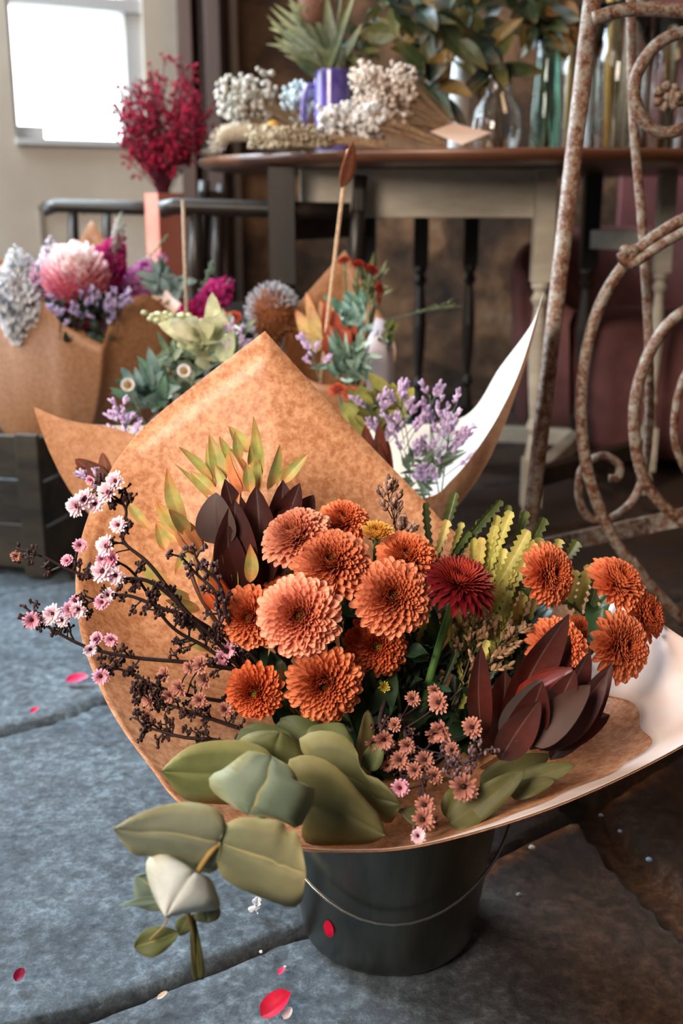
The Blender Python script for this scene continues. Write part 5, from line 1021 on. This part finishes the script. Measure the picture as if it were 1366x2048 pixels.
# dried gypsophila bundle lying down
def bundle(px0, py0, px1, py1, Y, w_, lab, seed, cols, n=90, nb=500, rb=.0045, stemc=C(150, 116, 84)):
    random.seed(seed); a = P(px0, py0, Y); b_ = P(px1, py1, Y); t = thing('dried_flower_bunch', a, lab, 'flowers'); st_ = MB(); fm = MB(); L = (b_-a).length; w_ = w_*mpp(px1, py1, Y)
    for i in range(n):
        e = b_+V((R(-.35, .25)*L, R(-1, 1)*w_*.6, R(-1, 1)*w_)); e.z = max(e.z, ZT+.006); k = a+V((R(-.006, .006), R(-.008, .008), R(-.004, .008))); md = k.lerp(e, .5); md.z = max(md.z+.004, ZT+.004)
        st_.tube([k, md, e], .0007, 4, mix(stemc, C(190, 160, 130), R(0, 1)), cap=False)
        for j in range(int(nb/n)+1): q = e+rv(.016); q.z = max(q.z, ZT+.005); fm.ball(q, rb*R(.6, 1.1), 6, 4, mix(cols[0], cols[1], R(0, 1)))
    st_.build('stems', M['dry'], t); tag(fm.build('florets', M['dry'], t), kind='stuff')
bundle(930, 278, 775, 200, 2.12, 56, 'bundle of dried cream gypsophila lying on the table beside the mug', 170, (C(206, 186, 170), C(240, 226, 214)), 150, 700)
bundle(880, 287, 712, 245, 2.08, 22, 'lower pale gypsophila bundle in front of the mug on the table', 171, (C(214, 206, 200), C(244, 240, 236)), 60, 240, .0055)
bundle(640, 290, 500, 200, 2.2, 42, 'sparse white dried flowers fanning left on the table end', 172, (C(190, 184, 170), C(230, 226, 220)), 40, 130, .006, C(120, 110, 84))
bundle(600, 290, 600, 205, 2.35, 26, 'bluish white dried flower cluster left of the mug handle', 173, (C(180, 196, 200), C(214, 224, 226)), 20, 80, .007)
bundle(770, 292, 610, 282, 2.06, 14, 'flat pile of beige dried grass along the table edge', 174, (C(150, 130, 104), C(196, 178, 152)), 120, 500, .004)
bundle(620, 292, 540, 280, 2.12, 14, 'beige dried moss heap at the left end of the table', 175, (C(160, 146, 120), C(206, 192, 170)), 90, 400, .004)
random.seed(176)
c = onT(490, 2.2); t = thing('bunny_tail_bunch', c, 'fluffy beige plume lying at the left tip of the table', 'dried plume'); mb = MB(); pp = catmull([c+V((.07, 0, .02)), c+V((.02, 0, .035)), c+V((-.03, 0, .034)), c+V((-.05, 0, .018))], 8); mb.tube(pp, lambda u: .016*math.sin(PI*(u*.85+.12))**.5+.002, 14, C(196, 180, 156))
for p in pp:
    for k in range(40): n_ = rv(1).normalized(); q = p+n_*.014; q.z = max(q.z, ZT+.001); mb.leaf(q, q+n_*.006+V((-.004, 0, 0)), rv(1), .0015, 'petal', 0, 0, n=2, cols=(C(190, 172, 146), C(214, 200, 180), C(226, 214, 196)))
mb.build('plume', M['dry'], t); MB().tube([c+V((.07, 0, .02)), c+V((.14, .01, .004))], .0012, 5, C(170, 150, 110)).build('stem', M['dry'], t)
c = P(546, 258, 2.14); t = thing('billy_button', c, 'single round mustard yellow dried button flower on the table', 'flower'); MB().ball(c, .0145, 16, 12, C(206, 150, 60), jit=.04).build('bloom', M['dry'], t); MB().tube([c, onT(600, 2.2)+V((0, 0, .004))], .001, 5, C(130, 120, 80)).build('stem', M['dry'], t)
a = P(862, 262, 2.06); cd = [P(862, 264, 2.06), P(905, 248, 2.1), P(982, 266, 2.08), P(925, 290, 2.0)]
tag(MB().add(cd, [(0, 1, 2, 3)], (1, 1, 1)).build('paper_tag', M['card'], org=cd[3], solid=.0012, smooth=False), 'pale diamond shaped card lying at the table edge by the round jar', 'card')
c = onT(400, 2.55); tag(MB().ball(c+V((.02, -.03, .012)), .016, 12, 8, C(200, 190, 176), (1.5, 1, .6)).build('pebble', M['dry'], org=c+V((.02, -.03, 0))), 'small pale pebble-like seed pod at the very left tip of the table', 'seed pod')

# ------------------------------------------------------------------ fallen petals and crumbs on the floor
def petal(px, py, w_, l_, cols, lab, ang=0, nm='fallen_petal', tip=.006, grp='fallen petals on the floor'):
    c = FL(px, py, .004); random.seed(int(px)); d = V((math.cos(ang), math.sin(ang), 0)); m = mpp(px, py, c.y)
    tag(MB().leaf(c-d*l_*m*.5, c+d*l_*m*.5+V((0, 0, tip)), V((0, -.3, 1)), w_*m, 'eucr', -.2, .3, n=8, cols=cols).build(nm, M['petal'], org=c), lab, 'petal', grp)
PK = (C(190, 30, 80), C(226, 50, 104), C(236, 120, 150)); RD = (C(170, 10, 50), C(214, 16, 60), C(196, 20, 60))
petal(154, 1361, 26, 46, PK, 'pink petal on the floor left of the paper cone', .1)
petal(70, 1424, 14, 18, PK, 'tiny pink petal lying by the upper floor joint', .5)
petal(40, 1955, 22, 26, (C(130, 10, 50),)*3, 'small dark crimson petal at the lower left of the floor', 1.2)
petal(552, 2026, 48, 62, RD, 'large red pink petal at the bottom edge in front of the bucket', .3, tip=.018)
petal(575, 2032, 20, 24, (C(220, 210, 214),)*3, 'white petal scrap touching the large red pink petal', .9)
petal(563, 1947, 12, 16, PK, 'tiny pink and white petal in front of the bucket', .2)
petal(930, 1810, 12, 18, (C(120, 60, 50),)*3, 'tiny brown petal right of the bucket', .2)
petal(325, 1996, 12, 22, (C(214, 190, 170),)*3, 'small pale petal in the lower floor joint', .2)
petal(945, 1782, 9, 14, (C(150, 80, 66),)*3, 'tiny reddish crumb just right of the bucket', 1)
c = FL(513, 1812, .008); t = MB(); random.seed(181)
for k in range(14): d = (rv(1)+V((0, 0, .7))).normalized(); t.leaf(c, c+d*.009, rv(1), .006, 'petal', .1, .3, n=4, cols=(C(220, 220, 220), C(240, 240, 244), C(240, 240, 244)))
tag(t.build('fallen_blossom', M['petal'], org=c), 'tiny white blossom lying on the floor left of the bucket', 'flower')
random.seed(182)
for px, py, r_, cc, lab in ((1064, 1698, 7, C(220, 216, 200), 'pale seed on the clay joint right of the bucket'), (1298, 1722, 7, C(140, 170, 200), 'bluish bead on the dark stone at the right'), (1240, 1665, 5, C(150, 170, 190), 'smaller bluish bead up the dark stone'), (1202, 1633, 5, C(150, 160, 170), 'tiny bead nearest the paper on the dark stone'), (1038, 1792, 6, C(150, 150, 130), 'tan seed on the stone right of the bucket'), (522, 1905, 4, C(220, 220, 220), 'white crumb at the joint left of the bucket'), (570, 1935, 3.5, C(220, 220, 220), 'white crumb near the bucket foot')):
    c = FL(px, py, .0); m = mpp(px, py, c.y); tag(MB().ball(c+V((0, 0, r_*m*.5)), r_*m, 9, 7, cc, (1, 1, .6), jit=.12).build('seed', M['dry'], org=c), lab, 'seed', 'seeds and crumbs on the floor')
# petal stuck on the bucket
q = P(637, 1873, .853); c = q; a = math.atan2(q.y-BY, q.x-BX); hh = max(.01, q.z); rr = .084+(.112-.084)*(hh/BH)+.0012; c = V((BX+math.cos(a)*rr, BY+math.sin(a)*rr, hh)); m = mpp(637, 1873, c.y)
tag(MB().leaf(c-V((0, 0, 20*m)), c+V((0, 0, 20*m)), V((math.cos(a), math.sin(a), 0)), 26*m, 'eucr', 0, -.02, n=8, cols=RD).build('fallen_petal', M['petal'], org=c), 'crimson petal stuck to the side of the metal bucket', 'petal')
